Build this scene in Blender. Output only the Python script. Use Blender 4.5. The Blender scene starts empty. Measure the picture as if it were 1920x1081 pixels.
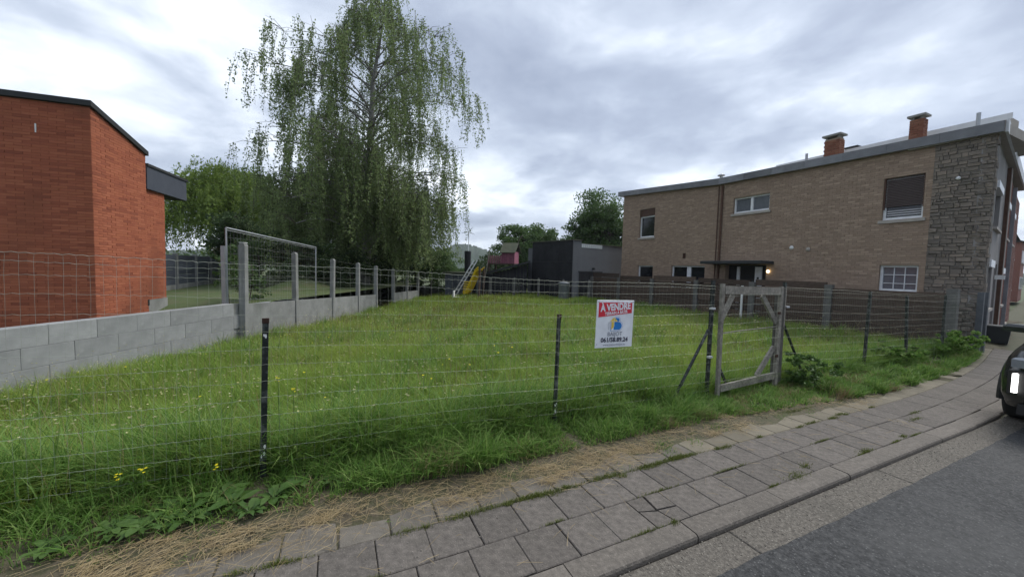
import bpy, math, random
import numpy as np
from mathutils import Vector, Matrix
R = math.radians
random.seed(7); rng = np.random.default_rng(7)
scn = bpy.context.scene
col = scn.collection

# ------------------------------------------------------------------ camera
cd = bpy.data.cameras.new('camera'); cam = bpy.data.objects.new('camera', cd); col.objects.link(cam)
cd.sensor_width = 36; cd.lens = 36*700/1920; cd.clip_start = .05; cd.clip_end = 6000
cam.matrix_world = (Matrix.Translation((0, 0, 1.65)) @ Matrix.Rotation(R(90) - math.atan(37/700), 4, 'X')
                    @ Matrix.Rotation(.027, 4, 'Z'))
scn.camera = cam
# ------------------------------------------------------------------ sky and sun
SUN_AZ, SUN_EL = 62, 52          # degrees right of straight ahead, above the horizon
world = bpy.data.worlds.new('World'); scn.world = world; world.use_nodes = True
def build_world():
    nt = world.node_tree; N = nt.nodes; L = nt.links; N.clear()
    out = N.new('ShaderNodeOutputWorld')
    sky = N.new('ShaderNodeTexSky'); sky.sky_type = 'NISHITA'; sky.sun_disc = False
    sky.sun_elevation = R(SUN_EL); sky.sun_rotation = R(SUN_AZ)
    b1 = N.new('ShaderNodeBackground'); b1.inputs[1].default_value = .1; L.new(sky.outputs[0], b1.inputs[0])
    tc = N.new('ShaderNodeTexCoord'); sp = N.new('ShaderNodeSeparateXYZ'); L.new(tc.outputs['Generated'], sp.inputs[0])
    def math_(op, a, b=None, c=None):
        m = N.new('ShaderNodeMath'); m.operation = op
        for i, q in enumerate((a, b, c)):
            if q is None: continue
            if isinstance(q, (int, float)): m.inputs[i].default_value = q
            else: L.new(q, m.inputs[i])
        return m.outputs[0]
    zc = math_('MAXIMUM', sp.outputs[2], 0.0); den = math_('ADD', zc, .22)
    px = math_('DIVIDE', sp.outputs[0], den); py = math_('DIVIDE', sp.outputs[1], den)
    cb = N.new('ShaderNodeCombineXYZ'); L.new(px, cb.inputs[0]); L.new(py, cb.inputs[1]); cb.inputs[2].default_value = 3.7
    def noise(scale, det, rough, dist, off):
        mp = N.new('ShaderNodeMapping'); mp.inputs['Location'].default_value = off; L.new(cb.outputs[0], mp.inputs[0])
        n = N.new('ShaderNodeTexNoise'); n.inputs['Scale'].default_value = scale; n.inputs['Detail'].default_value = det
        n.inputs['Roughness'].default_value = rough; n.inputs['Distortion'].default_value = dist; L.new(mp.outputs[0], n.inputs[0]); return n.outputs[0]
    big = noise(.75, 3, .5, .3, (9.38, 4.93, 0)); med = noise(1.5, 8, .52, .35, (10.88, 11.48, 2)); fine = noise(4.0, 8, .6, .3, (2, 9, 5))
    s = math_('ADD', math_('MULTIPLY', big, .42), math_('ADD', math_('MULTIPLY', med, .46), math_('MULTIPLY', fine, .16)))
    rp = N.new('ShaderNodeValToRGB'); L.new(s, rp.inputs[0]); e = rp.color_ramp.elements
    e[0].position = .41; e[0].color = (.19, .22, .285, 1); e[1].position = .65; e[1].color = (.70, .73, .77, 1)
    for pos, c in ((.47, (.245, .28, .35, 1)), (.53, (.335, .375, .445, 1)), (.59, (.50, .54, .60, 1))):
        q = e.new(pos); q.color = c
    b2 = N.new('ShaderNodeBackground'); L.new(rp.outputs[0], b2.inputs[0]); b2.inputs[1].default_value = 1.0
    mx = N.new('ShaderNodeMixShader'); mx.inputs[0].default_value = .93
    L.new(b1.outputs[0], mx.inputs[1]); L.new(b2.outputs[0], mx.inputs[2]); L.new(mx.outputs[0], out.inputs[0])
build_world()
sl = bpy.data.lights.new('sun', 'SUN'); sl.energy = 1.5; sl.angle = R(25); sl.color = (1, .97, .92)
sun = bpy.data.objects.new('sun', sl); col.objects.link(sun); sun.location = (20, 10, 30)
_d = Vector((math.sin(R(SUN_AZ))*math.cos(R(SUN_EL)), math.cos(R(SUN_AZ))*math.cos(R(SUN_EL)), math.sin(R(SUN_EL))))
sun.rotation_euler = _d.to_track_quat('Z', 'Y').to_euler()
vs = scn.view_settings; vs.view_transform = 'Standard'; vs.look = 'None'; vs.exposure = 1.06; vs.gamma = 1; vs.use_curve_mapping = False
scn.render.engine = 'CYCLES'

# ------------------------------------------------------------------ helpers
MATS = {}
def nodes_of(name):
    m = bpy.data.materials.new(name); m.use_nodes = True; nt = m.node_tree
    return m, nt, nt.nodes['Principled BSDF']
def rnd_value(nt):
    N, L = nt.nodes, nt.links
    g = N.new('ShaderNodeNewGeometry'); oi = N.new('ShaderNodeObjectInfo')
    a = N.new('ShaderNodeMath'); a.operation = 'ADD'; L.new(g.outputs['Random Per Island'], a.inputs[0]); L.new(oi.outputs['Random'], a.inputs[1])
    f = N.new('ShaderNodeMath'); f.operation = 'FRACT'; L.new(a.outputs[0], f.inputs[0]); return f.outputs[0]
def mat(name, cols, scale=4., rough=.85, bump=0., bscale=60., rnd=0., metal=0., spec=.3, speck=None, stain=None, coords='Object', stretch=None, rcols=None):
    """procedural surface: noise ramp through cols, optional random tint for each piece, speckle, stains, fine relief"""
    m, nt, b = nodes_of(name); N, L = nt.nodes, nt.links
    tc = N.new('ShaderNodeTexCoord'); vec = tc.outputs[coords]
    if stretch:
        mp = N.new('ShaderNodeMapping'); mp.inputs['Scale'].default_value = stretch; L.new(vec, mp.inputs[0]); vec = mp.outputs[0]
    n = N.new('ShaderNodeTexNoise'); n.inputs['Scale'].default_value = scale; n.inputs['Detail'].default_value = 8; n.inputs['Roughness'].default_value = .62
    L.new(vec, n.inputs['Vector'])
    rp = N.new('ShaderNodeValToRGB'); L.new(n.outputs[0], rp.inputs[0]); e = rp.color_ramp.elements
    k = len(cols); e[0].position = .32; e[1].position = .68
    e[0].color = (*cols[0], 1); e[1].color = (*cols[-1], 1)
    for i, c in enumerate(cols[1:-1]): q = e.new(.32 + .36*(i+1)/(k-1)); q.color = (*c, 1)
    c = rp.outputs[0]
    def mixc(fac, a, bb, mode='MIX'):
        x = N.new('ShaderNodeMix'); x.data_type = 'RGBA'; x.blend_type = mode
        for s, v in ((x.inputs[0], fac), (x.inputs[6], a), (x.inputs[7], bb)):
            if isinstance(v, (float, int)): s.default_value = v
            elif isinstance(v, tuple): s.default_value = (*v, 1)
            else: L.new(v, s)
        return x.outputs[2]
    if rnd or rcols:
        rv = rnd_value(nt); r2 = N.new('ShaderNodeValToRGB'); L.new(rv, r2.inputs[0]); e = r2.color_ramp.elements
        if rcols:
            e[0].color = (*rcols[0], 1); e[1].color = (*rcols[-1], 1); e[1].position = .99
            for i, cc in enumerate(rcols[1:-1]): q = e.new((i+1)/(len(rcols)-1)); q.color = (*cc, 1)
            c = mixc(rnd or .5, c, r2.outputs[0])
        else:
            e[0].color = (1-rnd,)*3 + (1,); e[1].color = (1+rnd,)*3 + (1,); c = mixc(1., c, r2.outputs[0], 'MULTIPLY')
    if stain:   # (colour, scale, amount)
        n2 = N.new('ShaderNodeTexNoise'); n2.inputs['Scale'].default_value = stain[1]; n2.inputs['Detail'].default_value = 5; L.new(tc.outputs[coords], n2.inputs['Vector'])
        mr = N.new('ShaderNodeMapRange'); mr.inputs[1].default_value = .5; mr.inputs[2].default_value = .72; mr.inputs[4].default_value = stain[2]; L.new(n2.outputs[0], mr.inputs[0])
        c = mixc(mr.outputs[0], c, stain[0])
    if speck:   # (colour, scale, amount)
        v = N.new('ShaderNodeTexVoronoi'); v.inputs['Scale'].default_value = speck[1]; L.new(tc.outputs[coords], v.inputs['Vector'])
        mr = N.new('ShaderNodeMapRange'); mr.inputs[1].default_value = .30; mr.inputs[2].default_value = .12; mr.inputs[4].default_value = speck[2]; L.new(v.outputs[0], mr.inputs[0])
        sp = N.new('ShaderNodeSeparateColor'); L.new(v.outputs['Color'], sp.inputs[0])
        mu = N.new('ShaderNodeMath'); mu.operation = 'MULTIPLY'; L.new(mr.outputs[0], mu.inputs[0]); L.new(sp.outputs[0], mu.inputs[1])
        c = mixc(mu.outputs[0], c, speck[0])
    L.new(c, b.inputs['Base Color'])
    b.inputs['Roughness'].default_value = rough; b.inputs['Metallic'].default_value = metal; b.inputs['Specular IOR Level'].default_value = spec
    if bump:
        nb = N.new('ShaderNodeTexNoise'); nb.inputs['Scale'].default_value = bscale; nb.inputs['Detail'].default_value = 6; L.new(vec, nb.inputs['Vector'])
        bp = N.new('ShaderNodeBump'); bp.inputs['Strength'].default_value = bump; bp.inputs['Distance'].default_value = .01
        L.new(nb.outputs[0], bp.inputs['Height']); L.new(bp.outputs[0], b.inputs['Normal'])
    MATS[name] = m; return m
def foliage(name, cols, patch=None, pscale=.6, trans=.35, rough=.6, spec=.25):
    """leaf or blade colours picked for each leaf, patches by place, some light coming through"""
    m, nt, b = nodes_of(name); N, L = nt.nodes, nt.links
    rv = rnd_value(nt); rp = N.new('ShaderNodeValToRGB'); L.new(rv, rp.inputs[0]); e = rp.color_ramp.elements
    e[0].color = (*cols[0], 1); e[1].color = (*cols[-1], 1)
    for i, c in enumerate(cols[1:-1]): q = e.new((i+1)/(len(cols)-1)); q.color = (*c, 1)
    c = rp.outputs[0]
    if patch:
        tc = N.new('ShaderNodeTexCoord'); n = N.new('ShaderNodeTexNoise'); n.inputs['Scale'].default_value = pscale; n.inputs['Detail'].default_value = 4
        L.new(tc.outputs['Object'], n.inputs['Vector'])
        mr = N.new('ShaderNodeMapRange'); mr.inputs[1].default_value = .42; mr.inputs[2].default_value = .62; mr.inputs[4].default_value = .75; L.new(n.outputs[0], mr.inputs[0])
        x = N.new('ShaderNodeMix'); x.data_type = 'RGBA'; L.new(mr.outputs[0], x.inputs[0]); L.new(c, x.inputs[6])
        y = N.new('ShaderNodeMix'); y.data_type = 'RGBA'; y.inputs[0].default_value = .5; L.new(c, y.inputs[6]); y.inputs[7].default_value = (*patch, 1)
        L.new(y.outputs[2], x.inputs[7]); c = x.outputs[2]
    L.new(c, b.inputs['Base Color']); b.inputs['Roughness'].default_value = rough; b.inputs['Specular IOR Level'].default_value = spec
    if trans:
        t = N.new('ShaderNodeBsdfTranslucent'); L.new(c, t.inputs[0]); mx = N.new('ShaderNodeMixShader'); mx.inputs[0].default_value = trans
        L.new(b.outputs[0], mx.inputs[1]); L.new(t.outputs[0], mx.inputs[2]); L.new(mx.outputs[0], N['Material Output'].inputs[0])
    MATS[name] = m; return m
def plain(name, c, rough=.5, metal=0., emit=0., spec=.5):
    m, nt, b = nodes_of(name); N, L = nt.nodes, nt.links
    n = N.new('ShaderNodeTexNoise'); n.inputs['Scale'].default_value = 9; n.inputs['Detail'].default_value = 6
    tc = N.new('ShaderNodeTexCoord'); L.new(tc.outputs['Object'], n.inputs['Vector'])
    rp = N.new('ShaderNodeValToRGB'); L.new(n.outputs[0], rp.inputs[0]); e = rp.color_ramp.elements
    e[0].position = .3; e[1].position = .7; e[0].color = tuple(x*.88 for x in c) + (1,); e[1].color = tuple(min(1, x*1.06) for x in c) + (1,)
    L.new(rp.outputs[0], b.inputs['Base Color']); b.inputs['Roughness'].default_value = rough; b.inputs['Metallic'].default_value = metal
    b.inputs['Specular IOR Level'].default_value = spec
    if emit: b.inputs['Emission Color'].default_value = (*c, 1); b.inputs['Emission Strength'].default_value = emit
    MATS[name] = m; return m

def tag(o, label=None, cat=None, group=None, kind=None):
    if label: o['label'] = label
    if cat: o['category'] = cat
    if group: o['group'] = group
    if kind: o['kind'] = kind
    return o
def empty(name, label, cat, loc=(0, 0, 0), rz=0., group=None, kind=None):
    o = bpy.data.objects.new(name, None); col.objects.link(o); o.location = loc; o.rotation_euler = (0, 0, rz)
    o.empty_display_size = .1
    return tag(o, label, cat, group, kind)
def link_mesh(name, me, m, parent=None, smooth=False):
    if m and not me.materials: me.materials.append(MATS[m])
    if smooth: me.polygons.foreach_set('use_smooth', [True]*len(me.polygons))
    o = bpy.data.objects.new(name, me); col.objects.link(o)
    if parent: o.parent = parent
    return o
class MB:
    def __init__(s): s.v = []; s.f = []
    def add(s, vs, fs):
        k = len(s.v); s.v += [tuple(map(float, p)) for p in vs]; s.f += [tuple(i+k for i in f) for f in fs]; return s
    def box(s, x0, x1, y0, y1, z0, z1, M=None):
        vs = [Vector((x, y, z)) for z in (z0, z1) for y in (y0, y1) for x in (x0, x1)]
        if M: vs = [M @ v for v in vs]
        return s.add(vs, [(0, 2, 3, 1), (4, 5, 7, 6), (0, 1, 5, 4), (2, 6, 7, 3), (0, 4, 6, 2), (1, 3, 7, 5)])
    def cbox(s, x0, x1, y0, y1, z0, z1, c=.006, M=None):
        """box with a chamfered top"""
        vs = [(x0, y0, z0), (x1, y0, z0), (x1, y1, z0), (x0, y1, z0), (x0, y0, z1-c), (x1, y0, z1-c), (x1, y1, z1-c), (x0, y1, z1-c),
              (x0+c, y0+c, z1), (x1-c, y0+c, z1), (x1-c, y1-c, z1), (x0+c, y1-c, z1)]
        vs = [Vector(v) for v in vs]
        if M: vs = [M @ v for v in vs]
        fs = [(0, 3, 2, 1), (8, 9, 10, 11)]
        for i in range(4): j = (i+1) % 4; fs += [(i, j, 4+j, 4+i), (4+i, 4+j, 8+j, 8+i)]
        return s.add(vs, fs)
    def beam(s, a, b, w, d, up=(0, 0, 1)):
        """rectangular bar from a to b, w across, d along up"""
        a, b = Vector(a), Vector(b); t = (b-a).normalized(); up = Vector(up)
        x = t.cross(up)
        if x.length < 1e-4: x = t.cross(Vector((1, 0, 0)))
        x.normalize(); y = x.cross(t)
        vs = [p + x*sx*w/2 + y*sy*d/2 for p in (a, b) for sx, sy in ((-1, -1), (1, -1), (1, 1), (-1, 1))]
        return s.add(vs, [(0, 3, 2, 1), (4, 5, 6, 7)] + [(i, (i+1) % 4, 4+(i+1) % 4, 4+i) for i in range(4)])
    def tube(s, pts, r, n=6, cap=True):
        pts = [Vector(p) for p in pts]; k = len(pts); vs = []
        rr = r if isinstance(r, (list, tuple)) else [r]*k
        ref = Vector((0, 0, 1)) if abs((pts[-1]-pts[0]).normalized().z) < .9 else Vector((1, 0, 0))
        for i, p in enumerate(pts):
            t = (pts[min(i+1, k-1)] - pts[max(i-1, 0)]).normalized(); x = t.cross(ref).normalized(); y = x.cross(t)
            for j in range(n): a = 2*math.pi*j/n; vs.append(p + (x*math.cos(a) + y*math.sin(a))*rr[i])
        fs = [(i*n+j, i*n+(j+1) % n, (i+1)*n+(j+1) % n, (i+1)*n+j) for i in range(k-1) for j in range(n)]
        if cap and n > 2: fs += [tuple(range(n))[::-1], tuple((k-1)*n+j for j in range(n))]
        return s.add(vs, fs)
    def prism(s, pts, z0, z1, M=None):
        n = len(pts); vs = [Vector((x, y, z)) for z in (z0, z1) for x, y in pts]
        if M: vs = [M @ v for v in vs]
        return s.add(vs, [tuple(range(n))[::-1], tuple(range(n, 2*n))] + [(i, (i+1) % n, n+(i+1) % n, n+i) for i in range(n)])
    def lathe(s, prof, n=16, M=None):
        vs = []
        for r, z in prof:
            for j in range(n): a = 2*math.pi*j/n; vs.append(Vector((r*math.cos(a), r*math.sin(a), z)))
        if M: vs = [M @ v for v in vs]
        k = len(prof)
        fs = [(i*n+j, i*n+(j+1) % n, (i+1)*n+(j+1) % n, (i+1)*n+j) for i in range(k-1) for j in range(n)]
        return s.add(vs, fs + [tuple(range(n))[::-1], tuple((k-1)*n+j for j in range(n))])
    def mesh(s, name):
        me = bpy.data.meshes.new(name); me.from_pydata(s.v, [], s.f); me.update(); return me
    def build(s, name, m, parent=None, smooth=False): return link_mesh(name, s.mesh(name), m, parent, smooth)
def np_mesh(name, V, F, m, parent=None, smooth=False):
    """V (n,3); F list of int arrays (k,3) or (k,4)"""
    me = bpy.data.meshes.new(name); V = np.asarray(V, np.float32); me.vertices.add(len(V)); me.vertices.foreach_set('co', V.ravel())
    F = [np.asarray(f, np.int32) for f in F if len(f)]
    loops = np.concatenate([f.ravel() for f in F]); tot = np.concatenate([np.full(len(f), f.shape[1], np.int32) for f in F])
    start = np.concatenate([[0], np.cumsum(tot)[:-1]]).astype(np.int32)
    me.loops.add(len(loops)); me.loops.foreach_set('vertex_index', loops)
    me.polygons.add(len(tot)); me.polygons.foreach_set('loop_start', start); me.polygons.foreach_set('loop_total', tot)
    me.update(calc_edges=True)
    return link_mesh(name, me, m, parent, smooth)
def copy_tree(o, parent=None):
    c = o.copy(); col.objects.link(c)
    if parent: c.parent = parent
    for ch in list(o.children): copy_tree(ch, c)
    return c

# street frame: u along the street, v away from the road; the street bends left beyond u = 6
HS = R(65); DU = np.array([math.sin(HS), math.cos(HS)]); DV = np.array([-math.cos(HS), math.sin(HS)])
def P(u, v, z=0.): q = DU*u + DV*v; return Vector((q[0], q[1], z))
U0, U1, KB = 6., 13., R(10)/7.
def bend(u):
    if u <= U0: return (u, 0., 0.)
    th = min(u, U1) - U0; a = th*KB
    x = U0 + math.sin(a)/KB; y = (1-math.cos(a))/KB
    if u > U1: x += (u-U1)*math.cos(a); y += (u-U1)*math.sin(a)
    return (x, y, a)
def S(u, v, z=0.):
    x, y, a = bend(u); return P(x - math.sin(a)*v, y + math.cos(a)*v, z)
def SM(u, v, z=0.):
    """matrix at a street position: local x along the street, y away from the road"""
    a = bend(u)[2]; return Matrix.Translation(S(u, v, z)) @ Matrix.Rotation(R(25) + a, 4, 'Z')
def uv_of(x, y): return x*DU[0] + y*DU[1], x*DV[0] + y*DV[1]
def sstep(t): t = np.clip(t, 0, 1); return t*t*(3-2*t)
def lot_z(x, y):
    v = x*DV[0] + y*DV[1]
    return -.35*sstep((.5-x)/6.5)*sstep((v-3.)/2.2) + .015*np.sin(x*1.7+y*.6)*sstep((v-3)/2)
def wall_x(y): return -6.77 + .075*(y-4.9)

# ------------------------------------------------------------------ materials
mat('ground_far', [(.05, .07, .03), (.07, .085, .035)], 1.2)
mat('soil', [(.075, .065, .045), (.055, .06, .03), (.10, .088, .062)], 3.2, bump=.6, bscale=30)
mat('lot_soil', [(0.0595, 0.0493, 0.0323), (0.08925, 0.07395, 0.0493), (0.051, 0.051, 0.0255), (0.119, 0.09775, 0.068)], 9, bump=1., bscale=45, stain=((0.0595, 0.068, 0.0255), 2.2, .6), speck=((0.221, 0.187, 0.1275), 60, .6))
mat('yard', [(.055, .085, .025), (.075, .10, .035), (.10, .095, .05)], 2., bump=.8, bscale=40)
mat('asphalt', [(.012, .0125, .013), (.034, .035, .036), (.066, .066, .065)], 34, rough=.8, bump=1., bscale=90, speck=((.15, .15, .145), 52, .9), stain=((.075, .075, .073), .7, .55), spec=.4)
mat('gutter', [(0.06484, 0.05839, 0.05006), (0.1126, 0.1008, 0.08509), (0.1707, 0.1559, 0.1314)], 42, bump=1., bscale=90, speck=((0.3004, 0.2788, 0.2377), 60, .95), stain=((0.06825, 0.06304, 0.05318), 1.7, .7))
mat('kerb', [(0.09749, 0.08684, 0.07493), (0.13, 0.1153, 0.09951), (0.1697, 0.1507, 0.1302)], 26, bump=.6, bscale=90, rnd=.12, speck=((0.2601, 0.2374, 0.2027), 75, .7), stain=((0.0867, 0.07802, 0.06756), 2.4, .6))
mat('slab', [(0.07806, 0.06936, 0.06148), (0.1086, 0.09671, 0.08538), (0.146, 0.1292, 0.1139)], 24, bump=.6, bscale=90, rnd=.13, speck=((0.2309, 0.21, 0.1823), 80, .7), stain=((0.06788, 0.06172, 0.05124), 4.2, .6))
mat('worn_slab', [(0.1054, 0.0948, 0.0812), (0.1302, 0.117, 0.0986), (0.155, 0.138, 0.116)], 9, bump=.6, bscale=110, rnd=.12, stain=((0.0868, 0.075, 0.0493), 5., .6), speck=((0.1984, 0.18, 0.1508), 90, .6))
mat('old_slab', [(0.131, 0.1165, 0.0872), (0.1572, 0.1392, 0.104), (0.1835, 0.1618, 0.1207)], 6, bump=.6, bscale=110, rnd=.15, stain=((0.08518, 0.09064, 0.03354), 3., .7))
mat('concrete', [(0.192, 0.196, 0.192), (0.24, 0.244, 0.236), (0.288, 0.292, 0.284)], 3., bump=.4, bscale=70, stain=((0.136, 0.144, 0.128), 1.8, .7), rnd=.08)
mat('old_concrete', [(0.096, 0.0944, 0.088), (0.128, 0.1256, 0.1176), (0.16, 0.1576, 0.148)], 4., bump=.5, bscale=60, stain=((0.072, 0.08, 0.056), 2.2, .7))
mat('dull_steel', [(.09, .10, .11), (.13, .14, .15)], 6, rough=.6, metal=.3)
mat('block', [(0.2146, 0.222, 0.222), (0.259, 0.2664, 0.2664), (0.3108, 0.3182, 0.3182)], 3., bump=.7, bscale=80, rnd=.13, speck=((.36, .37, .36), 7, .5), stain=((0.1628, 0.1739, 0.1665), 1.6, .6))
mat('steel', [(.30, .315, .33), (.38, .395, .41)], 5, rough=.45, metal=.7)
mat('wire', [(0.24, 0.264, 0.216), (0.32, 0.336, 0.288)], 3, rough=.5, metal=.2, rnd=.15)
mat('post_paint', [(.008, .013, .011), (.013, .018, .016), (.020, .022, .020)], 6, rough=.55, stain=((.30, .32, .30), 16, .35), bump=.2)
mat('rust', [(.035, .018, .012), (.06, .028, .016)], 14, rough=.85)
mat('weathered_wood', [(0.1564, 0.1462, 0.1242), (0.23, 0.2125, 0.1822), (0.3128, 0.2922, 0.2484)], 5, rough=.9, bump=.6, bscale=30, stretch=(6, 6, 6), rnd=.12, stain=((0.092, 0.08409, 0.07042), 3.5, .7))
mat('dark_timber', [(.07, .066, .058), (.10, .095, .084), (.14, .132, .118)], 6, rough=.9, bump=.6, bscale=30, stain=((.05, .046, .04), 4, .6))
mat('old_plank', [(0.05346, 0.03849, 0.03019), (0.08262, 0.05935, 0.04633), (0.1216, 0.0882, 0.0702)], 5, rough=.9, bump=.7, bscale=30, stretch=(1.5, 1.5, 12), rnd=.25)
mat('red_brick', [(0.2503, 0.07511, 0.04131), (0.338, 0.1064, 0.05633), (0.4131, 0.1401, 0.07511)], 7, rough=.9, bump=.5, bscale=90, rnd=.7, stretch=(1, 1, 9), stain=((0.1642, 0.05951, 0.03488), .8, .6), rcols=[(0.2128, 0.06259, 0.03755), (0.363, 0.1127, 0.05883), (0.4131, 0.1401, 0.07511), (0.3004, 0.09013, 0.05006), (0.3755, 0.1252, 0.06259)])
mat('red_mortar', [(0.204, 0.066, 0.0408), (0.264, 0.0864, 0.0504)], 30, rough=.95)
mat('tan_brick', [(0.2427, 0.1775, 0.131), (0.3015, 0.2256, 0.1675), (0.3677, 0.2767, 0.213)], 9, rough=.9, bump=.5, bscale=90, rnd=.45, rcols=[(0.1912, 0.1397, 0.1066), (0.309, 0.2256, 0.1645), (0.2794, 0.2038, 0.1552), (0.4706, 0.3567, 0.2665), (0.2427, 0.1719, 0.1247), (0.3236, 0.2402, 0.1795)])
mat('tan_mortar', [(0.2392, 0.1846, 0.1375), (0.284, 0.2201, 0.165)], 30, rough=.95)
mat('chimney_brick', [(.16, .065, .042), (.22, .095, .06)], 14, rough=.9, rnd=.5, rcols=[(.12, .05, .036), (.20, .085, .055), (.27, .14, .09), (.16, .065, .045)])
mat('grey_stone', [(0.125, 0.1102, 0.09461), (0.1749, 0.1513, 0.1275), (0.2498, 0.2132, 0.1774)], 7, rough=.9, bump=1., bscale=22, rnd=.45, rcols=[(0.08328, 0.07348, 0.0657), (0.1999, 0.169, 0.138), (0.2498, 0.2086, 0.1708), (0.125, 0.1146, 0.09851), (0.3498, 0.2792, 0.2169), (0.1666, 0.1396, 0.1117)])
mat('stone_mortar', [(0.15, 0.147, 0.135), (0.195, 0.1875, 0.1725)], 20, rough=.95)
mat('render_grey', [(.23, .22, .215), (.27, .26, .25)], 2, rough=.95, stain=((.18, .17, .165), 1.2, .6))
mat('wine_brick', [(.16, .075, .06), (.21, .10, .08)], 12, rough=.9, rnd=.3)
mat('zinc', [(0.1445, 0.1487, 0.1615), (0.1785, 0.1827, 0.1955), (0.2125, 0.221, 0.2338)], 2.5, rough=.6, metal=.15, rnd=.22)
mat('roof_dark', [(0.027, 0.0297, 0.0315), (0.0405, 0.0432, 0.045)], 3, rough=.8)
mat('slate', [(.072, .082, .105), (.09, .10, .125)], 4, rough=.6, rnd=.25)
mat('trim_white', [(.55, .57, .60), (.66, .68, .70)], 3, rough=.5)
mat('sill', [(.33, .30, .27), (.40, .37, .33)], 5, rough=.9)
mat('brown_paint', [(.065, .034, .022), (.095, .05, .032)], 8, rough=.6, rnd=.15)
mat('black_tar', [(.012, .013, .016), (.020, .021, .025), (.028, .029, .033)], 2.5, rough=.85, stain=((.036, .037, .042), 1.1, .5))
mat('grey_render', [(.13, .138, .15), (.155, .163, .175)], 2, rough=.9, rnd=0)
mat('pink_wood', [(0.204, 0.07225, 0.1062), (0.2805, 0.1062, 0.153)], 6, rough=.8, rnd=.2)
mat('moss_roof', [(.075, .085, .06), (.11, .115, .08)], 5, rough=.95)
mat('yellow_plastic', [(.62, .43, .015), (.72, .52, .03)], 4, rough=.45)
mat('aluminium', [(.5, .52, .54), (.62, .64, .66)], 4, rough=.45, metal=.5)
mat('bark_birch', [(0.18, 0.174, 0.162), (0.252, 0.246, 0.234), (0.072, 0.066, 0.06)], 3.5, rough=.9, stretch=(1, 1, 2.5))
mat('bark', [(.055, .045, .035), (.09, .075, .06)], 6, rough=.95, bump=.6, bscale=20)
mat('hill_wood', [(.035, .055, .035), (.05, .07, .045), (.06, .075, .05)], .05, rough=1, spec=0)
mat('rubble', [(.16, .135, .10), (.22, .19, .15)], 5, rough=.95, bump=.8, bscale=20)
foliage('birch_leaf', [(0.131, 0.1857, 0.07351), (0.1786, 0.2427, 0.09312), (0.2383, 0.306, 0.1224), (0.1549, 0.2004, 0.08821)], trans=.5)
foliage('willow_leaf', [(0.115, 0.184, 0.0322), (0.1495, 0.2185, 0.0437), (0.184, 0.253, 0.0575)], trans=.42)
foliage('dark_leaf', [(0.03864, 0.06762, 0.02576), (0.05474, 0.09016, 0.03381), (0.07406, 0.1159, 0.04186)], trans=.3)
foliage('mid_leaf', [(0.06525, 0.1189, 0.0377), (0.0899, 0.1522, 0.0493), (0.1189, 0.1885, 0.0609)], trans=.35)
foliage('grass_blade', [(0.1609, 0.2668, 0.03797), (0.2119, 0.3314, 0.04967), (0.2628, 0.38, 0.06573), (0.3135, 0.3962, 0.09495)], patch=(0.3389, 0.38, 0.08033), pscale=.35, trans=.45)
foliage('verge_blade', [(0.08382, 0.1762, 0.03112), (0.1189, 0.2326, 0.0419), (0.1623, 0.2818, 0.05746), (0.2434, 0.3242, 0.1017)], trans=.4)
foliage('dry_blade', [(.22, .17, .085), (.30, .23, .12), (.17, .12, .06), (.36, .29, .17)], trans=.25)
foliage('sorrel', [(.15, .13, .03), (.17, .10, .035), (.13, .14, .03)], trans=.3)
foliage('straw', [(0.2448, 0.1809, 0.08925), (0.3128, 0.239, 0.1249), (0.374, 0.2972, 0.1725), (0.1904, 0.1357, 0.06545)], trans=.1)
foliage('weed_leaf', [(0.052, 0.1058, 0.024), (0.0676, 0.1288, 0.0304), (0.0884, 0.1518, 0.04)], trans=.3, rough=.45)
foliage('moss', [(.085, .115, .022), (.12, .145, .03), (.15, .165, .045)], trans=.2)
foliage('petal', [(.82, .68, .01), (.86, .76, .04)], trans=.3)
foliage('pale_petal', [(.60, .58, .36), (.66, .60, .22), (.68, .66, .52)], trans=.3)
foliage('hedge_leaf', [(0.0455, 0.0845, 0.0312), (0.065, 0.1105, 0.039), (0.0845, 0.13, 0.0468)], trans=.3)
plain('upvc', (.72, .74, .76), .35); plain('glass', (.012, .014, .017), .06, spec=.7); plain('dark_void', (.012, .012, .013), .7)
plain('grey_glass', (.13, .14, .16), .12, spec=.7); plain('shutter', (.075, .055, .052), .6); plain('lamp_glow', (1., .78, .42), .4, emit=3.); plain('blind', (.42, .42, .44), .7)
plain('glass_block', (.60, .65, .67), .2); plain('sign_white', (.74, .76, .80), .35); plain('sign_red', (.62, .022, .045), .4)
plain('sign_blue', (.012, .18, .52), .4); plain('sign_yellow', (.72, .52, .08), .4); plain('sign_ink', (.02, .025, .06), .5); plain('sign_grey', (.22, .24, .30), .5)
plain('car_paint', (.010, .013, .013), .16, spec=.7); plain('car_black', (.010, .010, .010), .6); plain('rubber', (.014, .014, .014), .85)
plain('chrome', (.6, .6, .62), .2, metal=.9); plain('drl', (1., .98, .95), .3, emit=1.6); plain('lens', (.25, .27, .29), .1, metal=.3)
plain('bin_dark', (.022, .026, .028), .5); plain('bin_grey', (.16, .175, .19), .5); plain('turbine_white', (.62, .63, .65), .4); plain('cable', (.03, .03, .03), .6)
plain('white_paint', (.70, .71, .70), .5)

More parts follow.
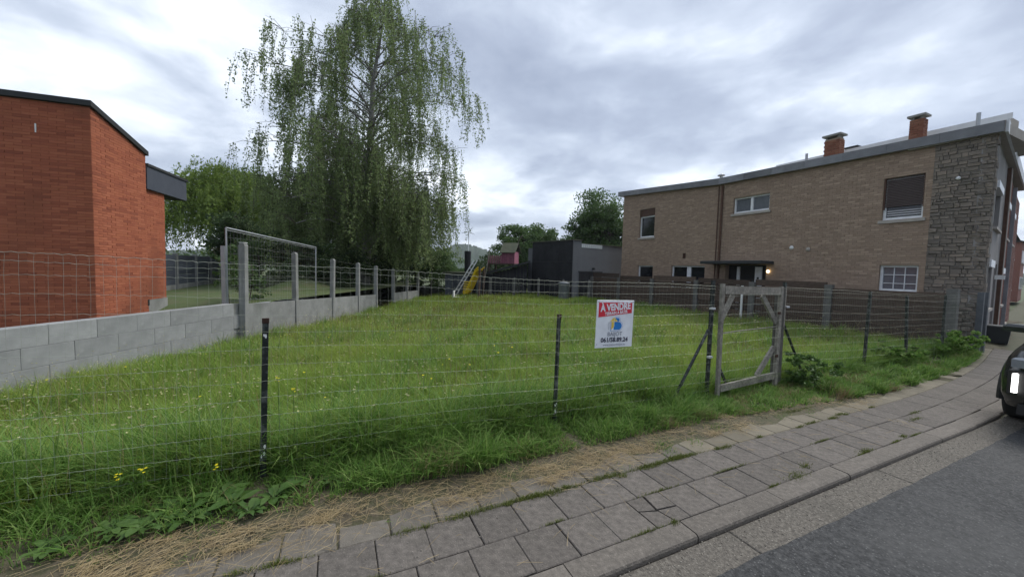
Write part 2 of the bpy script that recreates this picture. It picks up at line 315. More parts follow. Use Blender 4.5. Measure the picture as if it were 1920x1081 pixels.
# ------------------------------------------------------------------ ground, street, pavement
def dev(u): return bend(u)[1] if u < U1 else bend(u)[1] + 0*u
def vb_of(x, y):
    """distance from the road edge line, bend included (arrays)"""
    u = x*DU[0] + y*DU[1]; v = x*DV[0] + y*DV[1]
    t = np.clip(u, U0, U1) - U0; d = (1-np.cos(t*KB))/KB + np.maximum(u-U1, 0)*math.tan(R(10))
    return v - d
def gz(x, y):
    x = np.asarray(x, float); y = np.asarray(y, float); vb = vb_of(x, y)
    return lot_z(x, y) + np.interp(vb, [2.2, 2.45, 2.9, 3.3], [-.03, -.012, .028, .03]) + .010*np.sin(x*9.1+1.3*y)*np.sin(y*7.7-x*2)*sstep((vb-2.2)/.4)
me = MB().box(-1380, 1380, -1380, 1380, -1.2, -.62); o = me.build('ground', 'ground_far'); tag(o, 'flat dark green country around the street', 'ground', kind='structure')
def strip(name, us, v0, v1, z, m, label):
    mb = MB(); k = len(us)
    mb.add([S(u, v, z) for u in us for v in (v0, v1)], [(2*i, 2*i+2, 2*i+3, 2*i+1) for i in range(k-1)])
    return tag(mb.build(name, m), label, name.replace('_', ' '), kind='structure')
US = [-16, -8, -4, 0, 3, 6] + [6+.5*i for i in range(1, 15)] + [16, 20, 28, 40, 70, 120]
def road():
    us = [-16, -8, -5]+list(np.arange(-3, 13, .06))+[14, 16, 20, 28, 40, 70, 120]; mb = MB(); k = len(us); ph = 0
    vs_ = []
    for u in us:
        e = 1.325+.005*math.sin(u*1.3)+.003*math.sin(u*11+1)+random.uniform(-.004, .004); vs_ += [S(u, -7.5, -.0405), S(u, e-.05, -.0405), S(u, e-.006, -.0425), S(u, e, -.058)]
    mb.add(vs_, [(4*i+j, 4*i+4+j, 4*i+5+j, 4*i+1+j) for i in range(k-1) for j in range(3)])
    tag(mb.build('road', 'asphalt'), 'dark grey asphalt road with worn coarse surface', 'road', kind='structure')
road()
pav = strip('pavement', US, 1.6, 2.75, -.034, 'soil', 'narrow grey pavement of square concrete slabs with mossy joints')
gut = strip('gutter', US, 1.28, 1.58, -.062, 'soil', 'pale concrete gutter strip with exposed gravel beside the kerb')
def piece(name, mesh, m, parent, M, jit=0.):
    o = bpy.data.objects.new(name, mesh)
    if not mesh.materials: mesh.materials.append(MATS[m])
    col.objects.link(o); o.parent = parent
    if jit: M = M @ Matrix.Translation((random.uniform(-jit, jit)*.5, random.uniform(-jit, jit)*.5, random.uniform(-jit, 0))) @ Matrix.Rotation(random.uniform(-jit, jit)*1.2, 4, 'Z') @ Matrix.Rotation(random.uniform(-jit, jit)*1.5, 4, 'X')
    o.matrix_local = M; return o
gm = MB().cbox(.004, 1.996, 0, .262, -.05, 0, .006).mesh('gutter_section')
for i in range(-4, 12): piece('gutter_section', gm, 'gutter', gut, SM(i*2+.35, 1.283, -.045), .002)
kerb = strip('kerb', US, 1.56, 1.69, -.14, 'soil', 'low worn concrete kerb of long stones along the pavement')
def kerb_mesh():
    prof = [(0, -.13), (0, -.022), (.006, -.008), (.022, -.001), (.147, 0), (.15, -.004), (.15, -.13)]
    mb = MB(); n = len(prof); vs = [(x, y, z) for x in (.004, .916) for y, z in prof]
    return mb.add(vs, [tuple(range(n)), tuple(range(n, 2*n))[::-1]] + [(i, n+i, n+(i+1) % n, (i+1) % n) for i in range(n)]).mesh('kerb_stone')
km = kerb_mesh()
for i in range(-8, 26): piece('kerb_stone', km, 'kerb', kerb, SM(.235+.92*i, 1.55, 0), .004)
sm_ = MB().cbox(.0025, .2975, .0025, .2975, -.045, 0, .005).mesh('paving_slab')
sw = MB().cbox(.004, .296, .004, .296, -.045, 0, .008).mesh('worn_paving_slab'); so = MB().cbox(.004, .296, .004, .296, -.045, 0, .008).mesh('old_paving_slab')
for row in range(3):
    off = (.09, .2, .0)[row]
    for i in range(-22, 50):
        u = off + .3*i; v = 1.702+.3*row
        if row == 0 and abs(u-1.89) < .01:      # the cracked slab
            for pts in ([(.003, .003), (.16, .003), (.13, .13), (.003, .17)], [(.17, .003), (.297, .003), (.297, .12), (.14, .135)], [(.003, .18), (.125, .145), (.15, .297), (.003, .297)], [(.14, .148), (.297, .13), (.297, .297), (.165, .297)]):
                piece('slab_fragment', MB().prism(pts, -.045, -.001).mesh('slab_fragment'), 'slab', pav, SM(u, v), .004)
            continue
        if row == 2 and (random.random() < .08 or u < -1.0): continue
        piece('paving_slab' if row < 2 else 'old_paving_slab', sm_ if row < 2 else (sw if u < 2.9 else so), 'slab' if row < 2 else ('worn_slab' if u < 2.9 else 'old_slab'), pav, SM(u, v, 0 if row < 2 else -.003), .004 if row < 2 else .005)
# the plot
def plot_ground():
    xs = np.arange(-9, 22.01, .25); ys = np.arange(-6, 33.01, .25)
    X, Y = np.meshgrid(xs, ys); Z = gz(X, Y); nx = len(xs); V = np.stack([X, Y, Z], -1).reshape(-1, 3)
    i, j = np.meshgrid(np.arange(len(xs)-1), np.arange(len(ys)-1)); a = (j*nx+i).ravel(); F = np.stack([a, a+1, a+nx+1, a+nx], 1)
    c = V[F].mean(1); vb = vb_of(c[:, 0], c[:, 1]); u = c[:, 0]*DU[0]+c[:, 1]*DU[1]
    F = F[(vb > 2.27) & (c[:, 0] > wall_x(c[:, 1])-.1) | (vb > 2.27) & (vb < 3.6) & (c[:, 0] > -9)]
    o = np_mesh('plot_ground', V, [F], 'lot_soil', smooth=True)
    tag(o, 'rough soil of the vacant plot under the grass', 'ground', kind='structure')
plot_ground()
yd = MB(); ya = [(wall_x(y)-.12, y) for y in (2.2, 9, 16, 26, 45)]
yv = [(x, y, float(np.interp(y, [8.4, 10.2], [.22, .60]))) for y in (2.2, 8.4, 9., 9.6, 10.2, 16, 26, 45) for x in (-60, wall_x(y)-.12)]
yd.add(yv, [(2*i, 2*i+1, 2*i+3, 2*i+2) for i in range(7)]); tag(yd.build('neighbour_yard', 'yard'), 'raised grassy yard behind the grey block wall', 'yard', kind='structure')
# ------------------------------------------------------------------ grey block retaining wall
wa = math.atan2(1, .075)
bw = empty('block_wall', 'low retaining wall of large grey concrete blocks below the red brick house', 'wall', (wall_x(1.2), 1.2, 0), wa)
bm = MB().cbox(.003, .597, 0, .195, 0, .292, .004).mesh('concrete_block'); bh = MB().cbox(.003, .297, 0, .195, 0, .292, .004).mesh('concrete_block')
MB().box(0, 7.72, .03, .165, -.55, .645).build('mortar_core', 'concrete', bw)
for r in range(4):
    x = 0 if r % 2 == 0 else -.3
    while x < 7.6:
        a = max(x, 0); w = x+.6-a; hf = w < .45 or x+.6 > 7.75
        piece('concrete_block', bh if hf else bm, 'block', bw, Matrix.Translation((a, 0, .665-.297*(r+1)-.001*r)), .003)
        x += .6
# ------------------------------------------------------------------ concrete posts and panels with wires
cf = empty('concrete_post_fence', 'round topped concrete posts with plinth panels and wire strands beyond the block wall', 'fence')
py_ = [8.9, 10.8, 12.7, 14.5, 16.1, 18., 19.8, 21.6]; pt_ = [2.09, 1.95, 1.82, 1.72, 1.62, 1.51, 1.42, 1.34]
def round_post(w, d, h, slot=True):
    mb = MB(); n = 6; prof = [(-w/2, 0), (w/2, 0)] + [(w/2*math.cos(math.pi*k/n), h-w/2+w/2*math.sin(math.pi*k/n)) for k in range(n+1)]
    k = len(prof); mb.add([(x, y, z) for y in (-d/2, d/2) for x, z in prof], [tuple(range(k)), tuple(range(k, 2*k))[::-1]] + [(i, k+i, k+(i+1) % k, (i+1) % k) for i in range(k)])
    return mb
ptm = lambda y, z: Vector((wall_x(y)+.06, y, z))
for k, (y, t) in enumerate(zip(py_, pt_)):
    w = .15 if k == 0 else .125
    pm = round_post(w, .12, t+.5); pm.box(-.012, .012, -.066, .066, 0, t+.35)
    o = pm.build('post', 'concrete', cf); o.location = ptm(y, -.5)
    if k: o.rotation_euler = (0, random.uniform(-.012, .012), 0)
pz = lambda y: np.interp(y, [8.9, 12.7, 16., 22], [.63, .50, .38, .24])
for k in range(len(py_)-1):
    y0, y1 = py_[k]+.075, py_[k+1]-.075
    if k == 4: continue
    mb = MB(); vs = [(wall_x(y)+.06+s*.03, y, z) for y in (y0, y1) for s, z in ((-1, -.5), (1, -.5), (1, pz(y)), (-1, pz(y)))]
    mb.add(vs, [(0, 3, 2, 1), (4, 5, 6, 7)] + [(i, (i+1) % 4, 4+(i+1) % 4, 4+i) for i in range(4)]); mb.build('plinth_panel', 'concrete', cf)
    for f in (.25, .5, .75, .96):
        ps = [ptm(y, (pz(y)+(np.interp(y, py_, pt_)-pz(y))*f) - .02*math.sin(math.pi*(y-y0)/(y1-y0))) for y in np.linspace(y0-.07, y1+.07, 6)]
        MB().tube(ps, .0022, 3).build('wire_strand', 'wire', cf)
MB().box(.04, .16, -.07, .07, 0, .012).build('cap_drip', 'white_paint', cf).location = ptm(8.9, 2.088) - Vector((.1, 0, 0))
# ------------------------------------------------------------------ steel site fence panel
hp = empty('site_fence_panel', 'galvanised steel mesh site fence panel standing behind the concrete posts', 'fence panel')
hx = lambda y: wall_x(y)-.2
a, b, c_, d_ = (hx(8.75), 8.75, .45), (hx(8.75)-.02, 8.75, 2.42), (hx(12.2), 12.2, 2.17), (hx(12.2), 12.2, .45)
MB().tube([a, b], .021, 8).build('upright', 'steel', hp); MB().tube([d_, c_], .021, 8).build('upright', 'steel', hp)
MB().tube([b, c_], .021, 8).build('top_tube', 'steel', hp); MB().tube([tuple(np.array(b)-(0, 0, .05)), tuple(np.array(c_)-(0, 0, .05))], .008, 5).build('top_wire', 'steel', hp)
MB().tube([tuple(np.array(a)+(0, 0, .12)), tuple(np.array(d_)+(0, 0, .12))], .021, 8).build('bottom_tube', 'steel', hp)
mb = MB()
for f in np.linspace(.03, .97, 34):
    y = 8.75+3.45*f; mb.tube([(hx(y), y, .57), (hx(y), y, 2.42-.25*f)], .0017, 3, False)
for z in np.linspace(.7, 2.2, 9): mb.tube([(hx(8.75), 8.75, z), (hx(12.2), 12.2, z-.06)], .0017, 3, False)
tag(mb.build('wire_mesh', 'steel', hp), kind='stuff')
MB().beam((hx(8.7)-.03, 8.7, .4), (hx(8.7)-.05, 8.7, 2.0), .05, .09).build('support_post', 'steel', hp)
# ------------------------------------------------------------------ slatted boundary fence of the neighbour
nf = empty('composite_fence', 'dark grey panel fence with pale concrete posts at the back of the raised yard', 'fence')
q0 = Vector((-12., 13.3, .6)); dq = Vector((-.423, .906, 0))
for k in range(-1, 5):
    p = q0+dq*2*k; MB().beam(p, p+Vector((0, 0, 1.27)), .13, .13, dq).build('post', 'concrete', nf)
    for j in range(6):
        if k == 4: continue
        z = .77+.175*j; MB().beam(p+dq*.07+Vector((0, 0, z-.6+.085)), p+dq*1.93+Vector((0, 0, z-.6+.085)), .03, .168).build('board', 'slate', nf)
    if k < 4: MB().beam(p+dq*.07+Vector((0, 0, .06)), p+dq*1.93+Vector((0, 0, .06)), .05, .2).build('plinth', 'concrete', nf)
# ------------------------------------------------------------------ front wire fence
FV = 3.25
def ztop(u): return float(np.interp(u, [-9, -1.8, 0, 2, 4.4, 6, 8.5, 12, 14], [1.68, 1.66, 1.615, 1.54, 1.50, 1.49, 1.40, 1.33, 1.33]))
ff = empty('wire_mesh_fence', 'long wire mesh fence on dark green steel posts between plot and pavement', 'fence')
def tpost(u, h, lean=0., leanv=0., w=.04, white=True):
    """T-section steel post, open at the back"""
    b0 = P(u, FV+.03, -.25); t = P(u+lean, FV+.03+leanv, h); ax = Vector((*DU, 0)); ay = Vector((*DV, 0)); mb = MB()
    for (o1, ww, dd) in ((Vector((0, 0, 0)), w, .006), (ay*.022, .006, .038)):
        vs = [p+o1+ax*sx*ww/2+ay*sy*dd/2 for p in (b0, t) for sx, sy in ((-1, -1), (1, -1), (1, 1), (-1, 1))]
        mb.add(vs, [(0, 3, 2, 1), (4, 5, 6, 7)] + [(i, (i+1) % 4, 4+(i+1) % 4, 4+i) for i in range(4)])
    o = mb.build('post', 'post_paint', ff)
    if white:
        m2 = MB(); vs = [p+ax*sx*(w+.004)/2+ay*sy*.009-ay*.001 for p in (t-Vector((0, 0, .035)), t+Vector((0, 0, .002))) for sx, sy in ((-1, -1), (1, -1), (1, 1), (-1, 1))]
        m2.add(vs, [(0, 3, 2, 1), (4, 5, 6, 7)] + [(i, (i+1) % 4, 4+(i+1) % 4, 4+i) for i in range(4)]); m2.build('rusty_tip', 'rust', o)
    # flaked paint patches
        for k in range(7):
            f = random.choice([.12, .3, .33, .55, .78, .9, .94]) + random.uniform(-.03, .03); p = b0.lerp(t, f) + ax*random.uniform(-.012, .012) - ay*.0045; s = random.uniform(.004, .009)
            MB().add([p+ax*s*math.cos(q)+Vector((0, 0, 1))*s*random.uniform(1, 2.8)*math.sin(q) - ay*e for e in (0, .0012) for q in np.linspace(0, 6.28, 7)[:-1]],
                     [tuple(range(6, 12)), tuple(range(6))[::-1]] + [(i, (i+1) % 6, 6+(i+1) % 6, 6+i) for i in range(6)]).build('bare_patch', 'white_paint', o)
    return o
tpost(-.52, 1.23, .03); tpost(2.06, 1.19, .02); tpost(-3.1, 1.25); tpost(4.40, 1.57, .01, w=.055, white=False); tpost(5.93, 1.56, .05, white=False)
tpost(8.47, 1.42, .05, white=False); tpost(10.15, 1.33, -.06, .05, white=False); tpost(11.75, 1.34, 0, white=False)
for (ua, ub, vb2, zt) in ((4.38, 3.55, FV-.05, .93), (6.0, 6.72, FV+.02, .95)):
    MB().beam(P(ua, FV+.045, zt), P(ub, vb2, -.1), .035, .012).build('brace', 'post_paint', ff)
for u in (13.35, 13.62): MB().beam(P(u, 3.2, -.1), P(u, 3.2, 1.4), .07, .10, (*DV, 0)).build('corner_post', 'dull_steel', ff)
drop = [0, .04, .12] + [.12+.125*i for i in range(1, 12)]
def wires(u0, u1, gate=False):
    mb = MB(); du = .06; n = int(round((u1-u0)/du)); us = np.linspace(u0, u1, n+1)
    for d in drop:
        pts = []; ph = random.uniform(0, 6)
        for i, u in enumerate(np.linspace(u0, u1, 2*n+1)):
            z = ztop(u)-d+.008*math.sin(u*2.3+ph)+random.uniform(-.0028, .0028) + (.004 if i % 2 else 0)
            pts.append(P(u, FV+.012*math.sin(u*1.9+z*2.), z))
        if pts[0].z < .03: continue
        mb.tube(pts, .0015 if d == 0 else .00105, 3, False)
    for u in us:
        zs = [ztop(u)-d for d in drop if ztop(u)-d > .03]; zs[-1] = max(zs[-1], .06); x = 0; pts = []
        for z in zs: x += random.uniform(-.003, .003); pts.append(P(u+x, FV+.004+.012*math.sin(u*1.9+z*2.), z))
        mb.tube(pts, .0006, 3, False)
    return mb
for (a, b) in ((-6.2, -3.1), (-3.1, -.52), (-.52, 2.06), (2.06, 4.40), (5.95, 8.47), (8.47, 10.15), (10.15, 13.3)):
    tag(wires(a, b).build('wire_mesh', 'wire', ff), kind='stuff')
for u, z in ((4.36, 1.21), (4.36, .58), (5.97, 1.2)): MB().box(-.035, .03, -.02, .02, -.012, .012, SM(u, FV-.01, z)).build('tension_bracket', 'aluminium', ff)
# ------------------------------------------------------------------ wooden gate
gt = empty('garden_gate', 'weathered grey timber gate frame with corner braces and wire infill', 'gate', P(4.5, FV-.02, 0), R(25))
def gbeam(name, a, b, w=.022, h=.09, m='weathered_wood', dy=0.):
    return MB().beam((a[0], dy, a[1]), (b[0], dy, b[1]), w, h, (b[1]-a[1]+1e-5, 0, -(b[0]-a[0]))).build(name, m, gt)
gbeam('stile', (.03, -.02), (.015, 1.53), .04, .05); gbeam('stile', (1.265, .06), (1.28, 1.50), .04, .06)
gbeam('top_rail', (.055, 1.45), (1.24, 1.43), .035, .105, dy=-.003); gbeam('bottom_rail', (.065, .15), (1.22, .21), .035, .09, dy=-.003)
gbeam('corner_brace', (.05, 1.06), (.26, 1.385), .03, .07, dy=.02); gbeam('corner_brace', (1.235, .98), (.88, 1.37), .03, .075, dy=.02)
gbeam('corner_brace', (.86, .23), (1.22, .62), .03, .075, dy=.02); gbeam('corner_brace', (.07, .42), (.22, .19), .02, .03, 'post_paint', dy=.02)
MB().tube([(.05, .012, .88), (.4, .016, .895), (.8, .014, .905), (1.25, .012, .92)], .008, 5).build('cross_wire', 'weathered_wood', gt)
mb = MB()
for z in np.arange(.25, 1.4, .125): mb.tube([(.04+q*1.22, -.03+.004*math.sin(9*q+z), z+.02*q+random.uniform(-.004, .004)) for q in np.linspace(0, 1, 14)], .0012, 3, False)
for x in np.arange(.08, 1.25, .06): mb.tube([(x, -.032, .14), (x, -.03, .8), (x, -.032, 1.4)], .0007, 3, False)
tag(mb.build('wire_mesh', 'wire', gt), kind='stuff')
for z in (1.12, .5): MB().box(1.19, 1.25, -.034, -.024, z-.02, z+.02).build('hinge', 'rust', gt)
gp = MB().box(-.085, .085, -.03, .03, -.3, 1.47, SM(5.86, FV+.03, 0)); tag(gp.build('gate_post', 'dark_timber'), 'wide grey timber post the garden gate hangs beside', 'post')
MB().box(.06, .088, -.036, .036, .9, 1.475).build('pale_edge', 'weathered_wood', bpy.data.objects['gate_post']).matrix_world = SM(5.86, FV+.03, 0)
# ------------------------------------------------------------------ sale sign
def text_mesh(body, size, bold=0., align='CENTER'):
    cu = bpy.data.curves.new('t', 'FONT'); cu.body = body; cu.size = size; cu.align_x = align; cu.align_y = 'CENTER'; cu.offset = bold; cu.resolution_u = 3
    ob = bpy.data.objects.new('t', cu); col.objects.link(ob); dg = bpy.context.evaluated_depsgraph_get()
    me = bpy.data.meshes.new_from_object(ob.evaluated_get(dg)); bpy.data.objects.remove(ob); bpy.data.curves.remove(cu); me.materials.clear(); return me
def sign():
    W_, H_ = .51, .52
    root = empty('sale_sign', 'white land for sale sign with red banner wired to the mesh fence', 'sign', P(2.765, FV-.028, 1.075), R(25))
    root.rotation_euler = (R(90), R(1.2), R(25))
    def flat(name, pts, z, m):
        o = MB().prism(pts, z-.0014, z).build(name, m, root); return o
    MB().cbox(-W_/2, W_/2, -H_/2, H_/2, -.006, .004, .002).build('panel', 'sign_white', root)
    flat('red_banner', [(-.235, .075), (.225, .12), (.225, .235), (-.235, .235)], .0060, 'sign_red')
    def txt(name, body, size, x, y, m, bold=0., sx=1., rz=0., z=.0078):
        o = link_mesh(name, text_mesh(body, size, bold), m, root); o.matrix_local = Matrix.Translation((x, y, z)) @ Matrix.Rotation(rz, 4, 'Z') @ Matrix.Diagonal((sx, 1, 1, 1)); return o
    txt('lettering', '\u00c0 VENDRE', .102, -.005, .184, 'sign_white', .004, .86, .075)
    txt('lettering', 'TERRAIN \u00c0 B\u00c2TIR', .047, .005, .122, 'sign_white', .0013, .84, .09)
    txt('lettering', 'BAIJOT', .062, .0, -.112, 'sign_grey', .0006, 1.05)
    txt('lettering', '061/58.89.24', .068, .0, -.176, 'sign_ink', .0022, 1.06)
    txt('lettering', 'www.maisonbaijot.be', .038, .0, -.228, 'sign_grey', 0, .95)
    txt('lettering', 'MAISONS', .02, -.088, -.02, 'sign_grey', 0, 1, R(90))
    # emblem: blue B bowls, yellow house arrow, thin blue outline
    def bowl(cx, cy, rx, ry, x0, y0, y1): return [(x0, y0)] + [(cx+rx*math.cos(t), cy+ry*math.sin(t)) for t in np.linspace(-math.pi/2, math.pi/2, 14)] + [(x0, y1)]
    flat('emblem_outline', bowl(.045, -.022, .062, .056, -.062, -.078, .034), .0056, 'sign_blue'); flat('emblem_gap', bowl(.045, -.022, .058, .052, -.058, -.074, .030), .0066, 'sign_white')
    flat('emblem_bowl', bowl(.045, -.022, .047, .043, -.02, -.065, .021), .0078, 'sign_blue')
    flat('emblem_outline', bowl(.03, .046, .04, .034, -.0, .012, .08), .0056, 'sign_blue'); flat('emblem_gap', bowl(.03, .046, .036, .030, .0, .016, .076), .0066, 'sign_white')
    flat('emblem_bowl', bowl(.03, .046, .026, .022, 0, .026, .068), .0078, 'sign_blue')
    flat('emblem_roof', [(-.075, .028), (.03, .028), (-.02, .076)], .0092, 'sign_yellow'); flat('emblem_wall', [(-.054, .026), (-.054, -.062), (-.022, -.035), (-.014, .026)], .0092, 'sign_yellow')
    flat('emblem_line', [(-.018, .07), (-.018, -.03), (-.021, -.03), (-.021, .07)], .0100, 'sign_white'); flat('emblem_line', [(-.07, .029), (.028, .029), (.028, .026), (-.07, .026)], .0106, 'sign_white')
    for x, y in ((-.238, .242), (.238, .242), (-.238, -.22)): MB().box(x-.006, x+.006, y-.004, y+.004, -.02, .007).build('tie_wire', 'steel', root)
sign()

# ------------------------------------------------------------------ masonry
def masonry(root, o, d, n, L0, L1, z0, ztopf, holes, bl, bh, joint, m_b, m_m, nsingle, name='brick', kinks=(), proud=.008, thick=.22, jitter=0., cam_local=None, back=True):
    """wall of single bricks (largest in view) plus the rest joined, on a mortar core with real openings"""
    o = np.array(o, float); d = np.array(d, float); n = np.array(n, float)
    W = lambda l, out, z: (o[0]+d[0]*l+n[0]*out, o[1]+d[1]*l+n[1]*out, z)
    core = MB(); xs = sorted({L0, L1, *[h for hh in holes for h in hh[:2] if L0 < h < L1], *[k for k in kinks if L0 < k < L1]})
    for a, b in zip(xs[:-1], xs[1:]):
        cuts = sorted([(h[2], h[3]) for h in holes if h[0] < (a+b)/2 < h[1]]); z = z0; segs = []
        for c0, c1 in cuts:
            if c0 > z+.001: segs.append((z, c0, c0))
            z = c1
        segs.append((z, ztopf(a), ztopf(b)))
        for s0, sa, sb in segs:
            vs = [W(l, out, zz) for out in (-thick, 0) for l, zz in ((a, s0), (b, s0), (b, sb), (a, sa))]
            core.add(vs, [(0, 3, 2, 1), (4, 5, 6, 7), (0, 1, 5, 4), (1, 2, 6, 5), (2, 3, 7, 6), (3, 0, 4, 7)])
    if back: core.build('mortar_core', m_m, root)
    pieces = []; k = 0; z = z0
    while True:
        h = bh*(1+random.uniform(-jitter, jitter)); zz = z+h; l = L0 - ((bl+joint)/2 if k % 2 else 0); any_ = False
        while l < L1:
            w = bl*(1+random.uniform(-jitter, jitter)*2.2); a, b = max(l, L0), min(l+w, L1); l += w+joint
            if b-a < .02: continue
            tp = min(ztopf(a), ztopf(b))
            if z+.02 > tp: continue
            any_ = True; t = min(zz, tp-.004); spans = [(a, b)]
            for h0, h1, hz0, hz1 in holes:
                if zz > hz0+.01 and z < hz1-.01:
                    spans = [s for (p, q) in spans for s in ((p, min(q, h0)), (max(p, h1), q)) if s[1]-s[0] > .02]
            for p, q in spans: pieces.append((p, q, z, t, (q-p) > bl*.97 and not jitter and t == zz))
        z = zz+joint; k += 1
        if not any_ and k > 3: break
    c = cam_local if cam_local is not None else np.zeros(3)
    def dist(p):
        w = np.array(W((p[0]+p[1])/2, 0, (p[2]+p[3])/2)); return np.linalg.norm(w-c)
    pieces.sort(key=dist); full = None; rest = MB(); cnt = 0
    for p in pieces:
        dd = proud*(1+random.uniform(-.5, .5))
        if cnt < nsingle and (p[4] or jitter):
            cnt += 1
            if jitter or full is None:
                hw, hh, cc = (p[1]-p[0])/2, (p[3]-p[2])/2, .004 if not jitter else .010
                Mx = Matrix(((d[0], n[0], 0, 0), (d[1], n[1], 0, 0), (0, 0, 1, 0), (0, 0, 0, 1)))
                mb = MB(); vs = [Vector((sx*hw, -.02, sz*hh)) for sx, sz in ((-1, -1), (1, -1), (1, 1), (-1, 1))] + [Vector((sx*(hw), dd-cc*.5, sz*(hh))) for sx, sz in ((-1, -1), (1, -1), (1, 1), (-1, 1))] + [Vector((sx*(hw-cc), dd*(1+ (random.uniform(-.4, .6) if jitter else 0)), sz*(hh-cc))) for sx, sz in ((-1, -1), (1, -1), (1, 1), (-1, 1))]
                mb.add([Mx @ v for v in vs], [(8, 9, 10, 11)] + [(i, (i+1) % 4, 4+(i+1) % 4, 4+i) for i in range(4)] + [(4+i, 4+(i+1) % 4, 8+(i+1) % 4, 8+i) for i in range(4)])
                me = mb.mesh(name); me.materials.append(MATS[m_b])
                if not jitter: full = me
            else: me = full
            ob = bpy.data.objects.new(name, me); col.objects.link(ob); ob.parent = root; ob.location = W((p[0]+p[1])/2, random.uniform(-.002, .002), (p[2]+p[3])/2)
        else:
            q = [W(l, dd, z) for l, z in ((p[0], p[2]), (p[1], p[2]), (p[1], p[3]), (p[0], p[3]))] + [W(l, -.01, z) for l, z in ((p[0], p[2]), (p[1], p[2]), (p[1], p[3]), (p[0], p[3]))]
            rest.add(q, [(0, 1, 2, 3)] + [(4+i, 4+(i+1) % 4, (i+1) % 4, i) for i in range(4)])
    if rest.v: tag(rest.build('bricks' if name == 'brick' else 'stones', m_b, root), kind='stuff')
def local_cam(root):
    bpy.context.view_layer.update(); return np.array(root.matrix_world.inverted() @ Vector((0, 0, 1.65)))

# ------------------------------------------------------------------ red brick house on the left
rh = empty('red_brick_house', 'new orange red brick house with dark flat roof trim above the block wall', 'house', (-8.05, 7.2, .0), R(18))
# local x: along the street side (left is minus), local y: away from the street; turned so that the side wall runs at -18 degrees
cl = local_cam(rh); ZB = .12
zA = lambda l: 4.50; zB = lambda l: 4.50 - .27*l
masonry(rh, (0, 0), (-1, 0), (0, -1), 0, 5.6, ZB, zA, [], .235, .045, .006, 'red_brick', 'red_mortar', 170, proud=.006, cam_local=cl)
masonry(rh, (0, 0), (0, 1), (1, 0), 0, 1.64, ZB, zB, [], .235, .045, .006, 'red_brick', 'red_mortar', 130, proud=.006, cam_local=cl)
masonry(rh, (-.05, 1.64), (0, 1), (1, 0), 0, .84, ZB+.56, lambda l: 3.42, [], .235, .045, .006, 'red_brick', 'red_mortar', 0, proud=.006, cam_local=cl)
masonry(rh, (-.05, 2.48), (-1, 0), (0, 1), 0, 5.5, ZB, lambda l: 3.42, [], .235, .045, .006, 'red_brick', 'red_mortar', 0, proud=.006, cam_local=cl)
mb = MB().add([(x, y, z) for x, y, z in ((.05, -.06, 4.485), (-5.7, -.06, 4.485), (-5.7, 1.68, 4.03), (.05, 1.68, 4.03), (.05, -.06, 4.585), (-5.7, -.06, 4.585), (-5.7, 1.68, 4.13), (.05, 1.68, 4.13))],
    [(0, 1, 2, 3), (4, 7, 6, 5), (0, 4, 5, 1), (1, 5, 6, 2), (2, 6, 7, 3), (3, 7, 4, 0)]); mb.build('roof', 'roof_dark', rh)
for x0 in np.arange(-.42, .06, .6): pass
MB().box(-5.5, .02, 1.66, 3.42, 3.28, 3.80).build('slate_fascia', 'slate', rh); MB().box(-5.55, .045, 1.655, 3.45, 3.80, 3.86).build('roof_edge', 'roof_dark', rh)
MB().box(-5.4, -.06, 2.6, 3.36, 3.265, 3.279).build('soffit', 'roof_dark', rh)
MB().box(-.3, -.03, 1.655, 2.50, .10, ZB+.555).build('plinth_block', 'concrete', rh)
MB().box(-.02, .012, 1.60, 1.66, .55, .70).build('drain_hole', 'dark_void', rh)
MB().box(-.78, -.762, -.016, -.004, 3.9, 4.06).build('wall_hook', 'white_paint', rh)
MB().box(-5.3, -.25, .25, 1.6, .3, 4.0).build('inner_core', 'dark_void', rh)

# ------------------------------------------------------------------ tan brick house on the right
th = empty('tan_brick_house', 'two storey tan brick house with grey stone corner and two chimneys', 'house', P(14.05, 3.35, 0), math.atan2(DV[1], DV[0]))
# local x = L along the side wall from the street corner, local y = outwards to the plot
cl = local_cam(th); FA = np.array((.173, -.985)); FN = np.array((-.985, -.173))
zr = lambda l: float(np.interp(l, [-1, 0, 7, 12.7, 13.2], [5.12, 5.12, 5.26, 5.72, 5.76]))
WIN = dict(ur=(1.14, 1.97, 3.30, 4.47), mid=(5.08, 6.44, 4.02, 4.62), ul=(10.45, 11.46, 3.40, 4.82), lr=(1.13, 1.93, 1.30, 2.03), ll1=(10.43, 11.45, 1.02, 1.99), ll2=(7.55, 9.30, 0.9, 1.99), door=(5.05, 6.62, 0.0, 2.03))
masonry(th, (0, 0), (1, 0), (0, 1), 1.0, 12.7, 0., zr, list(WIN.values()), .188, .052, .011, 'tan_brick', 'tan_mortar', 300, kinks=(7,), proud=.007, cam_local=cl)
masonry(th, (0, 0), (1, 0), (0, 1), 0., 1.0, 0., zr, [], .15, .085, .012, 'grey_stone', 'stone_mortar', 300, name='stone', proud=.024, jitter=.32, cam_local=cl)
